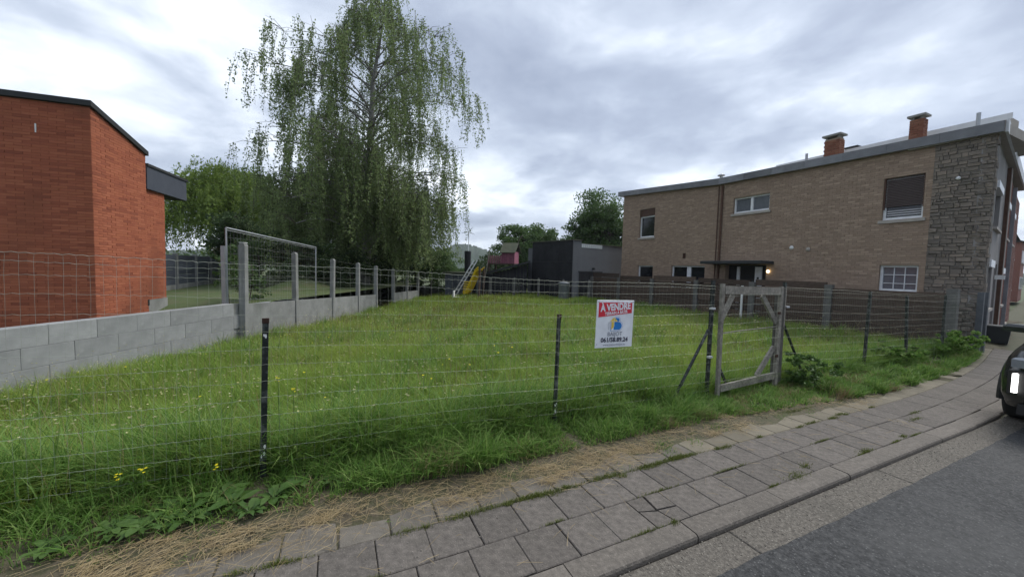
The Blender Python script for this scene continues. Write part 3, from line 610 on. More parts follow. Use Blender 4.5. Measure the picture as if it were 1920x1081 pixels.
# facade on the street, rear wall, core
fac = MB(); F0 = np.array((0, 0.))
def fbox(f0, f1, z0, z1, t0, t1, name, m, par=None):
    pts = [tuple(F0+FA*f+FN*t) for f, t in ((f0, t0), (f1, t0), (f1, t1), (f0, t1))]; return MB().prism(pts, z0, z1).build(name, m, par or th)
holesF = [(.7, 1.9, .95, 2.2), (2.6, 3.5, .12, 2.15), (1.0, 2.6, 3.05, 4.2), (5.2, 6.4, 3.05, 4.2), (5.4, 6.4, .9, 2.1), (8.5, 9.4, .12, 2.1), (8.3, 9.6, 3.05, 4.2)]
masonry(th, (0, 0), FA, FN, 0.02, 4.6, 0., lambda l: 5.12, [h for h in holesF if h[1] < 4.6], 50, 50, .01, 'render_grey', 'render_grey', 0, proud=.003, cam_local=cl)
masonry(th, (0, 0), FA, FN, 4.62, 12.5, 0., lambda l: 5.0, [h for h in holesF if h[0] > 4.6], .19, .055, .01, 'wine_brick', 'wine_brick', 0, proud=.006, cam_local=cl)
masonry(th, (0, 0), FA, FN, 0.0, .35, 0., lambda l: 5.12, [], .3, .115, .014, 'grey_stone', 'stone_mortar', 0, name='stone', proud=.03, jitter=.28, cam_local=cl, back=False)
fbox(4.5, 4.66, 0, 5.1, .0, .08, 'pilaster', 'sill')
for h in holesF:
    fbox(h[0], h[1], h[2], h[3], -.16, -.12, 'window' if h[2] > .5 else 'front_door', 'glass' if h[2] > .5 else 'brown_paint')
    fbox(h[0]-.06, h[1]+.06, h[2]-.07, h[2]-.004, -.1, .07, 'window_sill', 'sill')
    if h[2] > .5: fbox(h[0], h[1], h[3]-.18, h[3], -.10, .05, 'shutter_box', 'upvc')
    if h[2] > .5: fbox((h[0]+h[1])/2-.03, (h[0]+h[1])/2+.03, h[2], h[3]-.18, -.118, -.09, 'window_mullion', 'brown_paint')
fbox(3.0, 3.14, 1.72, 1.84, .0, .18, 'house_lamp', 'white_paint'); fbox(7.2, 7.3, .1, 4.9, .01, .1, 'downpipe', 'zinc'); fbox(3.9, 3.98, .1, 5.0, .01, .09, 'downpipe', 'brown_paint')
MB().prism([(.3, -.3), (12.65, -.3), (12.65, -9), (2.4, -12.4), (.5, -2)], .05, 5.0).build('inner_core', 'dark_void', th)
bk = MB(); bk.box(12.48, 12.69, -8., -.01, 0, 5.6); bk.build('rear_wall', 'tan_brick', th)
# windows
def window(key, shutter=0., mull=(), bars=(), inset=.11, dark='glass', fr=.055, sill=True):
    l0, l1, z0, z1 = WIN[key]; zt = z1 - shutter*(z1-z0)
    fb = MB()
    fb.box(l0, l0+fr, -inset-.02, -inset+.03, z0, zt); fb.box(l1-fr, l1, -inset-.02, -inset+.03, z0, zt); fb.box(l0+fr, l1-fr, -inset-.02, -inset+.029, z0, z0+fr*1.3); fb.box(l0+fr, l1-fr, -inset-.02, -inset+.029, zt-fr, zt)
    for m in mull: fb.box(m-fr*.8, m+fr*.8, -inset-.02, -inset+.034, z0+fr*1.3, zt-fr)
    w = fb.build('window', 'upvc', th); MB().box(l0, l1, -inset-.03, -inset-.02, z0, zt).build('pane', dark, w)
    for b in bars: MB().box(*b).build('glazing_bar', 'upvc', w)
    if sill: MB().cbox(l0-.06, l1+.06, -.1, .05, z0-.09, z0-.002, .006).build('sill', 'sill', w)
    return w
w = window('ur', .0); l0, l1, z0, z1 = WIN['ur']
for k in range(18):
    z = z1-.045*(k+1); MB().add([(x, y, z+dz) for x in (l0+.03, l1-.03) for y, dz in ((-.085, 0), (-.066, .010), (-.066, .034), (-.085, .0445))], [(0, 1, 5, 4), (1, 2, 6, 5), (2, 3, 7, 6), (0, 3, 2, 1), (4, 5, 6, 7), (3, 0, 4, 7)]).build('shutter_slat', 'shutter', w)
MB().box(l0, l0+.03, -.10, -.02, z0+.3, z1).build('shutter_rail', 'brown_paint', w); MB().box(l1-.03, l1, -.10, -.02, z0+.3, z1).build('shutter_rail', 'brown_paint', w)
for k in range(3): MB().box(l0+.07, l1-.07, -.127, -.121, z0+.12+.06*k, z0+.15+.06*k).build('blind_slat', 'blind', w)
window('mid', mull=(5.76,), dark='grey_glass')  # both panes simply coloured blue-grey
l0, l1, z0, z1 = WIN['ul']; w = window('ul', .25); MB().box(l0, l1, -.14, -.04, z1-.25*(z1-z0)+.002, z1).build('shutter_box', 'brown_paint', w)
l0, l1, z0, z1 = WIN['lr']; window('lr', dark='grey_glass', bars=[(l0+.06+(l1-l0-.12)*f-.008, l0+.06+(l1-l0-.12)*f+.008, -.128, -.1, z0+.08, z1-.06) for f in (.34, .67)] + [(l0+.06, l1-.06, -.129, -.099, z, z+.016) for z in (1.52, 1.76)])  # grey pane colour covers the blind inside
window('ll1'); window('ll2', mull=(8.35, 8.45))
l0, l1, z0, z1 = WIN['door']; dr = MB().box(l0+.3, l0+.56, -.30, -.26, .02, 1.97).build('door_panel', 'upvc', th); MB().box(l0+.4, l0+.48, -.258, -.253, 1.5, 1.58).build('letter_slot', 'dark_void', dr)
MB().box(l1-.42, l1-.3, -.30, -.26, .02, 1.97).build('door_frame', 'upvc', th); MB().box(l0, l1, -.40, -.36, 0, 2.0).build('door', 'dark_void', th)
cn = MB().cbox(4.80, 7.2, .0, .75, 2.06, 2.16, .01).build('canopy', 'roof_dark', th); MB().box(4.82, 7.18, .02, .74, 2.161, 2.172).build('canopy_covering', 'zinc', cn)
MB().lathe([(.01, -.05), (.045, -.03), (.05, .02), (.02, .05)], 10, Matrix.Translation((4.95, .06, 1.80))).build('porch_lamp', 'lamp_glow', th)
MB().tube([(6.9, .06, 0.2), (6.9, .06, 5.2)], .042, 8).build('downpipe', 'brown_paint', th); MB().tube([(7.06, .045, 1.2), (7.06, .045, 5.2)], .02, 6).build('drain_pipe', 'brown_paint', th)
MB().box(8.55, 8.68, .004, .03, 2.32, 2.55).build('wall_vent', 'rust', th); MB().lathe([(.05, 0), (.07, .02), (.03, .06)], 10, Matrix.Translation((4.25, 0.005, 2.62)) @ Matrix.Rotation(R(-90), 4, 'X')).build('vent_cap', 'white_paint', th)
MB().lathe([(.05, 0), (.07, .02), (.03, .06)], 10, Matrix.Translation((3.75, 0.005, 2.55)) @ Matrix.Rotation(R(-90), 4, 'X')).build('vent_cap', 'sill', th)
MB().lathe([(.035, 0), (.045, .02), (.02, .05)], 10, Matrix.Translation((.55, 0.03, 4.2)) @ Matrix.Rotation(R(-90), 4, 'X')).build('vent_cap', 'white_paint', th)
# roof: zinc fascia in lengths, soffit, deck, white upper edge
edges = list(np.arange(-.12, 12.9, 1.02)) + [13.02]
for a, b in zip(edges[:-1], edges[1:]):
    vs = [(l, y, zr(l)+dz) for l in (a+.002, b-.002) for y, dz in ((.10, 0), (.16, 0), (.16, .245), (.10, .245))]
    MB().add(vs, [(0, 3, 2, 1), (4, 5, 6, 7)] + [(i, (i+1) % 4, 4+(i+1) % 4, 4+i) for i in range(4)]).build('fascia_sheet', 'zinc', th)
sf = MB()
for a, b in ((-.12, 7), (7, 13.0)):
    vs = [(l, y, zr(l)+dz) for l in (a, b) for y, dz in ((-2.4, .0), (.098, .0), (.098, .235), (-2.4, .235))]
    sf.add(vs, [(0, 3, 2, 1), (4, 5, 6, 7)] + [(i, (i+1) % 4, 4+(i+1) % 4, 4+i) for i in range(4)])
sf.build('roof_deck', 'sill', th)
pts = [tuple(FN*.16+np.array((0, .15))), tuple(FN*.16+FA*9.6), tuple(FA*9.6-FN*1.2), (1.2, -2.2), (1.2, .1)]
MB().prism([(-.13, .1), tuple(FN*.16+FA*9.6), tuple(FA*9.6-FN*2.), (1.5, -2.5), (1.5, .096)], 5.118, 5.372).build('front_roof_deck', 'sill', th)
MB().prism([tuple(FN*.13+np.array((0, .1))), tuple(FN*.17+FA*9.62), tuple(FN*.21+FA*9.62), tuple(FN*.18+np.array((0, .12)))], 5.11, 5.40).build('front_fascia', 'trim_white', th)
# higher roof slab set back
MB().prism([(.12, -1.25), (5.6, -1.25), (5.6, -4), (.9, -5.5), (.12, -1.9)], 5.60, 5.80).build('upper_roof', 'sill', th)
MB().prism([(.08, -1.20), (5.64, -1.20), (5.64, -1.25), (.08, -1.25)], 5.73, 5.88).build('upper_roof_edge', 'trim_white', th)
MB().box(.2, 5.5, -3.9, -1.5, 5.3, 5.6).build('upper_roof_core', 'sill', th)
def chimney(l0, l1, y0, y1, z0, z1):
    c = MB().box(l0+.01, l1-.01, y0+.01, y1-.01, z0, z1).build('chimney', 'tan_mortar', th)
    z = z0; k = 0; mm = 'chimney_brick'
    while z < z1-.05:
        for (o, d, n, ln) in (((l0, y1), (1, 0), (0, 1), l1-l0), ((l0, y0), (0, 1), (-1, 0), y1-y0)):
            l = -.1 if k % 2 else 0.
            while l < ln:
                a, b = max(l, 0), min(l+.19, ln); l += .2
                if b-a < .03: continue
                q = [(o[0]+d[0]*s+n[0]*t, o[1]+d[1]*s+n[1]*t, zz) for t in (-.02, .004+random.uniform(0, .004)) for s, zz in ((a, z), (b, z), (b, z+.058), (a, z+.058))]
                MB().add(q, [(4, 5, 6, 7)] + [(i, (i+1) % 4, 4+(i+1) % 4, 4+i) for i in range(4)]).build('brick', mm, c)
        z += .068; k += 1
    MB().cbox(l0-.05, l1+.05, y0-.05, y1+.05, z1+.08, z1+.14, .01).build('cap_slab', 'concrete', c)
    for x in (l0+.03, l1-.08): MB().box(x, x+.05, y0+.03, y1-.03, z1, z1+.08).build('cap_support', 'concrete', c)
chimney(3.36, 3.78, -.86, -.55, 5.3, 6.16); chimney(1.46, 1.74, -.84, -.58, 5.3, 6.10)
MB().box(3.62, 3.9, -2.5, -2.2, 5.7, 6.18).build('roof_hatch', 'zinc', th); MB().box(3.56, 3.96, -2.56, -2.14, 6.18, 6.22).build('roof_hatch_lid', 'roof_dark', th)
for l, y, z in ((4.25, -.5, 5.85), (.45, -.5, 5.86)): MB().tube([(l, y, 5.3), (l, y, z)], .04, 8).build('vent_pipe', 'steel', th)
MB().lathe([(.06, 0), (.06, .3), (.14, .31), (.14, .35), (.03, .40)], 10, Matrix.Translation((7.4, -.5, 5.45))).build('vent_cowl', 'steel', th)

# ------------------------------------------------------------------ old plank fence below the tan house
pf = empty('plank_fence', 'dark weathered horizontal plank fence with concrete posts below the tan house', 'fence')
pv = [3.5, 5.9, 8.1, 10.3, 12.6, 14.8, 17.0]
for k, v in enumerate(pv):
    o = MB().box(-.075, .075, -.09, .09, -.3, 1.46-.02*k).build('post', 'old_concrete', pf); o.matrix_local = Matrix.Translation(P(12.86, v, 0)) @ Matrix.Rotation(R(25), 4, 'Z')
    if k == len(pv)-1: continue
    nb = 8; z = .02; tops = 1.47
    for j in range(nb):
        h = .195*random.uniform(.9, 1.12)
        if z+h > tops+.10: break
        dz = random.uniform(-.012, .012); w = pv[k+1]-v
        MB().beam(P(12.88+random.uniform(-.02, .02), v+.08, z+h/2+random.uniform(-.01, .01)), P(12.88+random.uniform(-.02, .02), v+w-.08, z+h/2+dz), .055, h).build('plank', 'old_plank', pf); z += h+.02
MB().box(-.02, .02, -.03, .03, .0, 1.28, Matrix.Translation(P(12.7, 8.35)) @ Matrix.Rotation(R(25), 4, 'Z')).build('white_stake', 'white_paint', pf)
bo = empty('back_post_fence', 'short grey concrete posts with wires in front of the black shed', 'fence')
for k in range(5):
    p = Vector((-1.2+1.32*k, 20.9-.28*k, 0)); z = float(gz(p.x, p.y)); round_post(.11, .1, 1.25).build('post', 'old_concrete', bo).location = p+Vector((0, 0, z-.1))
for z in (.4, .75, 1.05): MB().tube([(-1.2+1.32*q, 20.9-.28*q, z+float(gz(-1.2+1.32*q, 20.9-.28*q))) for q in np.linspace(0, 4, 9)], .002, 3).build('wire_strand', 'wire', bo)
# ------------------------------------------------------------------ black and grey garage
ga = empty('flat_roofed_garage', 'flat roofed garage with black tarred side and grey rendered wall with glass blocks', 'garage', (3.24, 20.25, 0), R(36))
# local x along the grey wall, local y back along the black side
MB().box(.02, 5.6, .02, 3.9, -.2, 2.95).build('core', 'grey_render', ga)
for k in range(3):
    for j in range(3): MB().box(-.02, .02, .0+1.15*k+.004, 1.15*(k+1)-.004, -.2+1.16*j+.004, min(-.2+1.16*(j+1), 3.27)-.004).build('tar_sheet', 'black_tar', ga)
MB().box(0, .62, -.02, .2, -.2, 3.27).build('wall_pier', 'grey_render', ga)
MB().box(.62, 2.35, -.018, .2, -.2, 2.90).build('wall_panel', 'grey_render', ga)
MB().box(2.35, 5.6, -.02, .2, -.2, 3.12).build('wall_pier', 'grey_render', ga)
for k in range(11): MB().cbox(.65+.155*k, .65+.155*k+.115, -.03, .1, 2.915, 3.085, .01).build('glass_block', 'glass_block', ga)
MB().box(-.06, .66, -.06, 3.6, 3.275, 3.33).build('parapet_cap', 'moss_roof', ga); MB().box(2.3, 5.62, -.06, .26, 3.125, 3.17).build('parapet_cap', 'moss_roof', ga); MB().box(.66, 2.3, -.03, .24, 3.092, 3.12).build('parapet_cap', 'trim_white', ga)
MB().box(.5, 2.35, -.04, -.021, .1, 1.55).build('garage_door', 'black_tar', ga); MB().box(.45, 2.4, -.05, -.022, 1.55, 1.62).build('door_head', 'roof_dark', ga)
MB().lathe([(.03, 0), (.09, .03), (.09, .12), (.03, .15)], 8, Matrix.Translation((1.6, -.09, 1.70))).build('wall_lamp', 'roof_dark', ga)
# ------------------------------------------------------------------ lean-to
le = empty('lean_to_shed', 'low black lean to shed with sloping felt roof beside the garage', 'shed', (-1.75, 21.6, -.2))
mb = MB()
for k in range(13): MB().box(.2*k+.003, .2*k+.197, random.uniform(-.008, .008), .05, 0, 1.38+.30*(.2*k)).build('board', 'black_tar', le)
MB().add([(x, y, z) for y in (-.35, 2.2) for x, z in ((-.15, 1.38), (2.75, 2.22), (2.75, 2.34), (-.15, 1.50))], [(0, 1, 2, 3), (7, 6, 5, 4), (0, 4, 5, 1), (1, 5, 6, 2), (2, 6, 7, 3), (3, 7, 4, 0)]).build('felt_roof', 'roof_dark', le)
MB().box(-.12, 2.7, -.35, -.33, 1.30, 1.36).build('roof_batten', 'black_tar', le)
MB().box(.0, .05, .05, 2.1, 0, 1.35).build('end_wall', 'black_tar', le); MB().box(2.55, 2.6, .05, 2.1, 0, 2.1).build('end_wall', 'black_tar', le)
# ------------------------------------------------------------------ pink playhouse on stilts
ph = empty('pink_playhouse', 'small pink wooden playhouse with mossy pitched roof on a raised deck', 'playhouse', (-.52, 24.6, -.1), R(-18))
MB().box(-.95, .9, -.75, .7, 2.0, 2.08).build('deck', 'old_plank', ph)
for x, y in ((-.85, -.65), (.8, -.65), (-.85, .6), (.8, .6)): MB().box(x-.05, x+.05, y-.05, y+.05, 0, 2.0).build('stilt', 'old_plank', ph)
for k in range(7): MB().box(-.02+.12*k+.003, -.02+.12*k+.117, -.5, -.47, 2.08, 2.85).build('wall_board', 'pink_wood', ph)
for k in range(8): MB().box(-.05, -.02, -.5+.125*k+.003, -.5+.125*k+.122, 2.08, 2.85+.45*(1-abs((-.5+.125*k+.06))/.5)).build('wall_board', 'pink_wood', ph)
MB().box(0, .8, -.46, .48, 2.08, 2.84).build('core', 'pink_wood', ph)
for s in (-1, 1): MB().add([(x, s*y, z) for x in (-.14, .92) for y, z in ((0, 3.38), (.66, 2.74), (.66, 2.78), (0, 3.43))], [(0, 3, 2, 1), (4, 5, 6, 7)] + [(i, (i+1) % 4, 4+(i+1) % 4, 4+i) for i in range(4)]).build('roof_slope', 'moss_roof', ph)
for k in range(7): MB().box(-.9+.14*k, -.82+.14*k, -.74, -.71, 2.08, 2.58-.02*(k % 2)).build('railing_board', 'pink_wood', ph)
# ------------------------------------------------------------------ small things at the back of the plot
sd = empty('yellow_slide', 'yellow plastic garden slide leaning on a wooden frame', 'slide', (-2.25, 20.7, float(gz(-2.25, 20.7))), R(-25))
ch = [(.62, 1.62), (.45, 1.50), (.28, 1.15), (.08, .75), (-.12, .38), (-.3, .25)]
mb = MB()
for x, z in ch: mb.v += [(x, y, z+h) for y, h in ((-.38, .16), (-.34, 0), (.24, 0), (.28, .16))]
mb.f += [(4*i+j, 4*i+j+1, 4*i+j+5, 4*i+j+4) for i in range(len(ch)-1) for j in range(3)]
mb.build('chute', 'yellow_plastic', sd)
for s in (-.38, .28): MB().tube([(x, s, z+.16) for x, z in ch], .025, 6).build('chute_edge', 'yellow_plastic', sd)
for k in range(6): MB().box(-.36+.012*k, -.04+.012*k, -.32, -.28, .32+.12*k, .38+.12*k).build('step', 'yellow_plastic', sd)
MB().beam((.62, -.25, -.05), (.66, -.25, 1.7), .09, .09).build('frame_post', 'old_plank', sd); MB().beam((.62, .2, -.05), (.66, .2, 1.7), .09, .09).build('frame_post', 'old_plank', sd)
ld = empty('aluminium_ladder', 'pale aluminium ladder leaning against the dark shed roof', 'ladder', (-3.62, 22., float(gz(-3.62, 22))))
for dx in (0, .2): MB().beam((dx, .25*dx, .0), (dx+1.28, .6+.25*dx, 2.3), .03, .06).build('rail', 'aluminium', ld)
for k in range(1, 9): f = k/9; MB().tube([(1.28*f, .6*f, 2.3*f), (1.28*f+.2, .6*f+.05, 2.3*f)], .014, 5).build('rung', 'aluminium', ld)
tag(MB().tube([(-1.75, 21.0, -.3), (-1.3, 21.05, 2.7)], [.03, .025], 6).build('leaning_pole', 'weathered_wood'), 'thin grey wooden pole leaning beside the yellow slide', 'pole')
cn_ = empty('grey_store_shed', 'small grey store shed with flat dark roof behind the ladder', 'shed', (-3.1, 23.2, -.3), R(-6))
for k in range(7): MB().box(-1.1+.2*k+.003, -1.1+.2*k+.197, 0, .04, 0, 1.55).build('board', 'slate', cn_)
for k in range(8): MB().box(.85+.18*k+.003, .85+.18*k+.177, .02, .06, 0, 1.5).build('board', 'slate', cn_)
MB().box(-1.05, 2.25, .06, 1.8, 0, 1.5).build('core', 'black_tar', cn_); MB().box(-1.2, .4, -.12, 1.9, 1.55, 1.66).build('roof', 'moss_roof', cn_); MB().box(.75, 2.4, -.1, 1.9, 1.5, 1.6).build('roof', 'moss_roof', cn_)
tag(MB().lathe([(.26, 0), (.23, .5), (.2, 1.2), (.22, 3.0), (.18, 3.05)], 9, Matrix.Translation((-3., 24.9, -.3))).build('dark_stump', 'black_tar'), 'tall dark cut tree stump behind the grey store shed', 'stump')
br = MB().lathe([(.24, 0), (.27, .05), (.29, .9), (.31, .92), (.31, .97), (.1, 1.03)], 14); o = br.build('water_butt', 'bin_grey', None, True); o.location = (2.72, 19.6, float(gz(2.72, 19.6))); tag(o, 'grey plastic water butt in front of the black garage side', 'barrel')
mb = MB().box(-.35, .35, -.2, .2, 0, .06).box(-.33, -.28, -.18, .18, .06, .4); o = mb.build('white_plastic_crate', 'white_paint'); o.location = (-2.9, 20.6, float(gz(-2.9, 20.6))+.1); tag(o, 'white plastic scrap lying in grass under the ladder', 'scrap')
# small wind turbine on a mast
wt = empty('garden_wind_turbine', 'small white five bladed wind turbine on a thin mast behind the sheds', 'wind turbine', (-5.35, 45, -.4))
MB().tube([(0, 0, 0), (0, 0, 6.3)], [.06, .04], 8).build('mast', 'turbine_white', wt); MB().lathe([(.02, -.3), (.09, -.2), (.10, .1), (.03, .25)], 10, Matrix.Translation((0, 0, 6.3)) @ Matrix.Rotation(R(90), 4, 'X')).build('nacelle', 'turbine_white', wt)
for k in range(5):
    a = R(90+30+72*k); c, s = math.cos(a), math.sin(a); MB().add([(c*r-s*w, y, 6.3+s*r+c*w) for y in (-.27, -.24) for r, w in ((.05, -.03), (.3, -.05), (.82, -.015), (.82, .015), (.3, .05), (.05, .03))], [(0, 1, 2, 3, 4, 5), (11, 10, 9, 8, 7, 6)] + [(i, 6+i, 6+(i+1) % 6, (i+1) % 6) for i in range(6)]).build('blade', 'turbine_white', wt)
# soil heap in the yard
def heap():
    xs = np.linspace(-1.6, 1.6, 24); X, Y = np.meshgrid(xs, xs*1.3); r = np.sqrt((X/1.5)**2+(Y/2.)**2); Z = .62*np.clip(1-r, 0, 1)**.8 + .05*np.sin(X*7+Y*3)*np.sin(Y*6)*(r < 1) - .06
    V = np.stack([X, Y, Z], -1).reshape(-1, 3); i, j = np.meshgrid(np.arange(23), np.arange(23)); a = (j*24+i).ravel()
    o = np_mesh('soil_heap', V, [np.stack([a, a+1, a+25, a+24], 1)], 'yard', smooth=True); o.location = (-8.6, 15.2, .5); tag(o, 'low overgrown heap of soil behind the concrete posts', 'soil heap')
heap()

# ------------------------------------------------------------------ car, bin, far end of the street
def car():
    root = empty('parked_car', 'dark green black sports utility car parked facing along the kerb with lit running light', 'car')
    root.matrix_world = SM(6.95, .62, -.048) @ Matrix.Rotation(R(-.5), 4, 'Z')     # local x: from the front bumper backwards, y: towards the kerb
    # body loft: stations (x, half width low, half width shoulder, z bottom, z belt)
    st = [(0.0, .55, .50, .34, .70), (.05, .74, .66, .26, .80), (.16, .84, .76, .23, .88), (.35, .895, .84, .22, .94), (.75, .905, .87, .22, 1.0), (1.25, .91, .875, .22, 1.05), (2.4, .91, .88, .22, 1.08), (3.4, .91, .87, .22, 1.12), (4.05, .88, .83, .28, 1.14), (4.30, .80, .74, .38, 1.08), (4.36, .7, .66, .45, 1.0)]
    mb = MB(); n = 14
    for x, wl, ws, zb, zt in st:
        ring = [(0, zb), (wl*.7, zb), (wl*.95, zb+.05), (wl, zb+.25*(zt-zb)), (wl*1.0, zb+.55*(zt-zb)), (ws*1.02, zb+.82*(zt-zb)), (ws*.93, zt-.02), (ws*.6, zt+.02)]
        ring = ring + [(0, zt+.035)] + [(-y, z) for y, z in ring[:0:-1]]
        mb.v += [(x, y, z) for y, z in ring]
    k = len(ring); m = len(st)
    mb.f += [(i*k+j, i*k+(j+1) % k, (i+1)*k+(j+1) % k, (i+1)*k+j) for i in range(m-1) for j in range(k)] + [tuple(range(k))[::-1], tuple((m-1)*k+j for j in range(k))]
    body = mb.build('body', 'car_paint', root, True)
    # cabin
    ca = [(1.05, .80, 1.04, 1.06), (1.75, .74, 1.08, 1.56), (2.1, .70, 1.10, 1.63), (3.2, .69, 1.12, 1.62), (3.9, .68, 1.14, 1.46), (4.25, .68, 1.12, 1.14)]
    mb = MB(); gl = MB()
    for x, w, z0, z1 in ca: mb.v += [(x, -w-.06, z0), (x, -w+.08*(z1-z0), z1-.05), (x, -w*.7, z1), (x, w*.7, z1), (x, w-.08*(z1-z0), z1-.05), (x, w+.06, z0)]
    mb.f += [(6*i+j, 6*i+j+1, 6*i+j+7, 6*i+j+6) for i in range(len(ca)-1) for j in range(5)]
    mb.build('cabin', 'glass', root, True)
    MB().add([(x, y, z) for x, z in ((1.72, 1.57), (2.1, 1.645), (3.2, 1.635), (3.95, 1.47)) for y in (-.56, .56)], [(0, 1, 3, 2), (2, 3, 5, 4), (4, 5, 7, 6)]).build('roof_panel', 'car_paint', root)
    for s in (-1, 1):
        for x0, x1 in ((1.15, 1.78),): MB().beam((x0, s*.84, 1.04), (x1, s*.70, 1.53), .05, .05).build('pillar', 'car_paint', root)
        MB().beam((2.5, s*.90, 1.08), (2.5, s*.70, 1.55), .06, .04).build('pillar', 'car_paint', root)
        for x in (.86, 3.52):
            M_ = Matrix.Translation((x, s*.80, .345)) @ Matrix.Rotation(R(90), 4, 'X')
            w = MB().lathe([(.20, -.11), (.33, -.115), (.345, -.08), (.345, .08), (.33, .115), (.20, .11)], 24, M_).build('wheel', 'rubber', root, True)
            MB().lathe([(.05, -.125), (.21, -.118), (.21, .118), (.05, .125)], 10, M_).build('rim', 'steel', w)
            pts = [(x+.42*math.cos(t), .32+.42*math.sin(t)) for t in np.linspace(-.1, math.pi+.1, 14)]
            MB().tube([(a, s*.895, b) for a, b in pts], .045, 5).build('arch_trim', 'car_black', root)
        MB().cbox(-.07, .07, -.10, .10, -.05, .05, .035, Matrix.Translation((1.32, s*1.0, 1.09))).build('mirror', 'car_paint', root); MB().beam((1.36, s*.86, 1.03), (1.34, s*.98, 1.07), .05, .03).build('mirror_arm', 'car_black', root)
        MB().cbox(-.07, .13, -.15, .10, -.055, .055, .02, Matrix.Translation((.09, s*.66, .79)) @ Matrix.Rotation(s*R(-24), 4, 'Z')).build('headlight', 'lens', root)
        MB().cbox(-.02, .04, -.016, .016, -.11, .11, .008, Matrix.Translation((.04, s*.735, .56)) @ Matrix.Rotation(s*R(-30), 4, 'Z')).build('running_light', 'drl', root)
        MB().cbox(-.03, .03, -.1, .1, -.14, .14, .01, Matrix.Translation((.07, s*.70, .56)) @ Matrix.Rotation(s*R(-30), 4, 'Z')).build('light_housing', 'car_black', root)
        MB().cbox(-.05, .05, -.12, .12, -.07, .07, .02, Matrix.Translation((4.30, s*.66, .92))).build('tail_light', 'sign_red', root)
    for k in range(4): MB().box(-.012, .02, -.45, .45, .52+.06*k, .545+.06*k).build('grille_bar', 'chrome' if k == 3 else 'car_black', root)
    MB().box(-.02, .02, -.26, .26, .38, .47).build('number_plate', 'white_paint', root); MB().box(.0, .12, -.7, .7, .22, .33).build('lower_bumper', 'car_black', root)
car()
wb = empty('dark_refuse_bin', 'small dark plastic refuse bin on the pavement by the house doorway', 'bin', P(16.3, 3.55, 0), R(35))
mb = MB(); pr = [(.17, .17, 0), (.21, .21, .42)]
mb.add([(sx*w, sy*d, z) for w, d, z in pr for sx, sy in ((-1, -1), (1, -1), (1, 1), (-1, 1))], [(0, 3, 2, 1), (4, 5, 6, 7)] + [(i, (i+1) % 4, 4+(i+1) % 4, 4+i) for i in range(4)]).build('tub', 'bin_dark', wb)
MB().cbox(-.24, .24, -.24, .24, .42, .47, .02).build('lid', 'bin_dark', wb); MB().tube([(-.17, .24, .42), (-.17, .29, .44), (.17, .29, .44), (.17, .24, .42)], .015, 6).build('handle', 'bin_dark', wb)
def far_house(u, v, w, d, h, m, roofm, label, name='row_house'):
    r = empty(name, label, 'house'); r.matrix_world = SM(u, v, 0); z = h
    MB().box(0, w, 0, d, -.3, z).build('wall', m, r)
    MB().add([(-.2, -.3, z), (w+.2, -.3, z), (w+.2, d+.3, z), (-.2, d+.3, z), (-.2, d/2, z+1.6), (w+.2, d/2, z+1.6)], [(0, 1, 5, 4), (2, 3, 4, 5), (0, 4, 3), (1, 2, 5), (0, 3, 2, 1)]).build('roof', roofm, r)
    for zz in (1., 3.6):
        for x in np.arange(.8, w-1.2, 2.2):
            f = MB().box(x, x+1.1, -.05, .02, zz, zz+1.2).build('window', 'upvc', r); MB().box(x+.08, x+1.02, -.06, -.052, zz+.08, zz+1.12).build('pane', 'glass', f); MB().box(x-.05, x+1.15, -.1, -.001, zz-.08, zz).build('sill', 'sill', f)
    for zz in (1.2, 3.7):
        for y in (1.5, 4.): f = MB().box(-.05, .02, y, y+1., zz, zz+1.1).build('window', 'upvc', r); MB().box(-.06, -.052, y+.08, y+.92, zz+.08, zz+1.02).build('pane', 'glass', f)
far_house(45, 3.4, 9, 8, 5.2, 'tan_brick', 'roof_dark', 'far pale brick house down the street beyond the hedge')
far_house(62, 3.2, 9, 8, 5.6, 'wine_brick', 'roof_dark', 'farthest dull red house at the end of the street')
for k, (z, dz) in enumerate(((7.6, .3), (7.0, .2), (6.4, .3), (5.5, .1))):
    pts = []
    a, b = P(25, 8.6-.4*k, z-.9), P(46, 14.2+.5*k, z-.3+dz)
    for q in np.linspace(0, 1, 12): p = Vector(a).lerp(Vector(b), q); p.z -= .5*math.sin(math.pi*q); pts.append(p)
    tag(MB().tube(pts, .012, 4).build('overhead_cable', 'cable'), 'thin dark overhead cable strung past the house along the street', 'cable', 'overhead cables along the street')

# ------------------------------------------------------------------ leaves and trees
def leaf_quads(C, size, rng_, up=.3, droop=None, aspect=.55):
    """diamond leaves around the centres C with random turns; returns V, F"""
    n = len(C); a = rng_.normal(size=(n, 3)); a[:, 2] -= (droop or 0); a /= np.linalg.norm(a, axis=1)[:, None]
    b = rng_.normal(size=(n, 3)); b[:, 2] += up; b -= (b*a).sum(1)[:, None]*a; b /= np.linalg.norm(b, axis=1)[:, None]+1e-9; c = np.cross(a, b)
    s = (size*rng_.uniform(.6, 1.35, n))[:, None]
    V = np.stack([C-a*s*.5, C+c*s*aspect*.5-a*s*.05, C+a*s*.5, C-c*s*aspect*.5-a*s*.05], 1).reshape(-1, 3)
    return V, np.arange(4*n).reshape(n, 4)
def crown(name, C, size, m, parent, up=.3, droop=None, aspect=.55):
    V, F = leaf_quads(np.asarray(C), size, rng, up, droop, aspect); return np_mesh(name, V, [F], m, parent)
def bez(a, b, c, n): return [Vector(a)*(1-t)**2 + Vector(b)*2*t*(1-t) + Vector(c)*t*t for t in np.linspace(0, 1, n)]
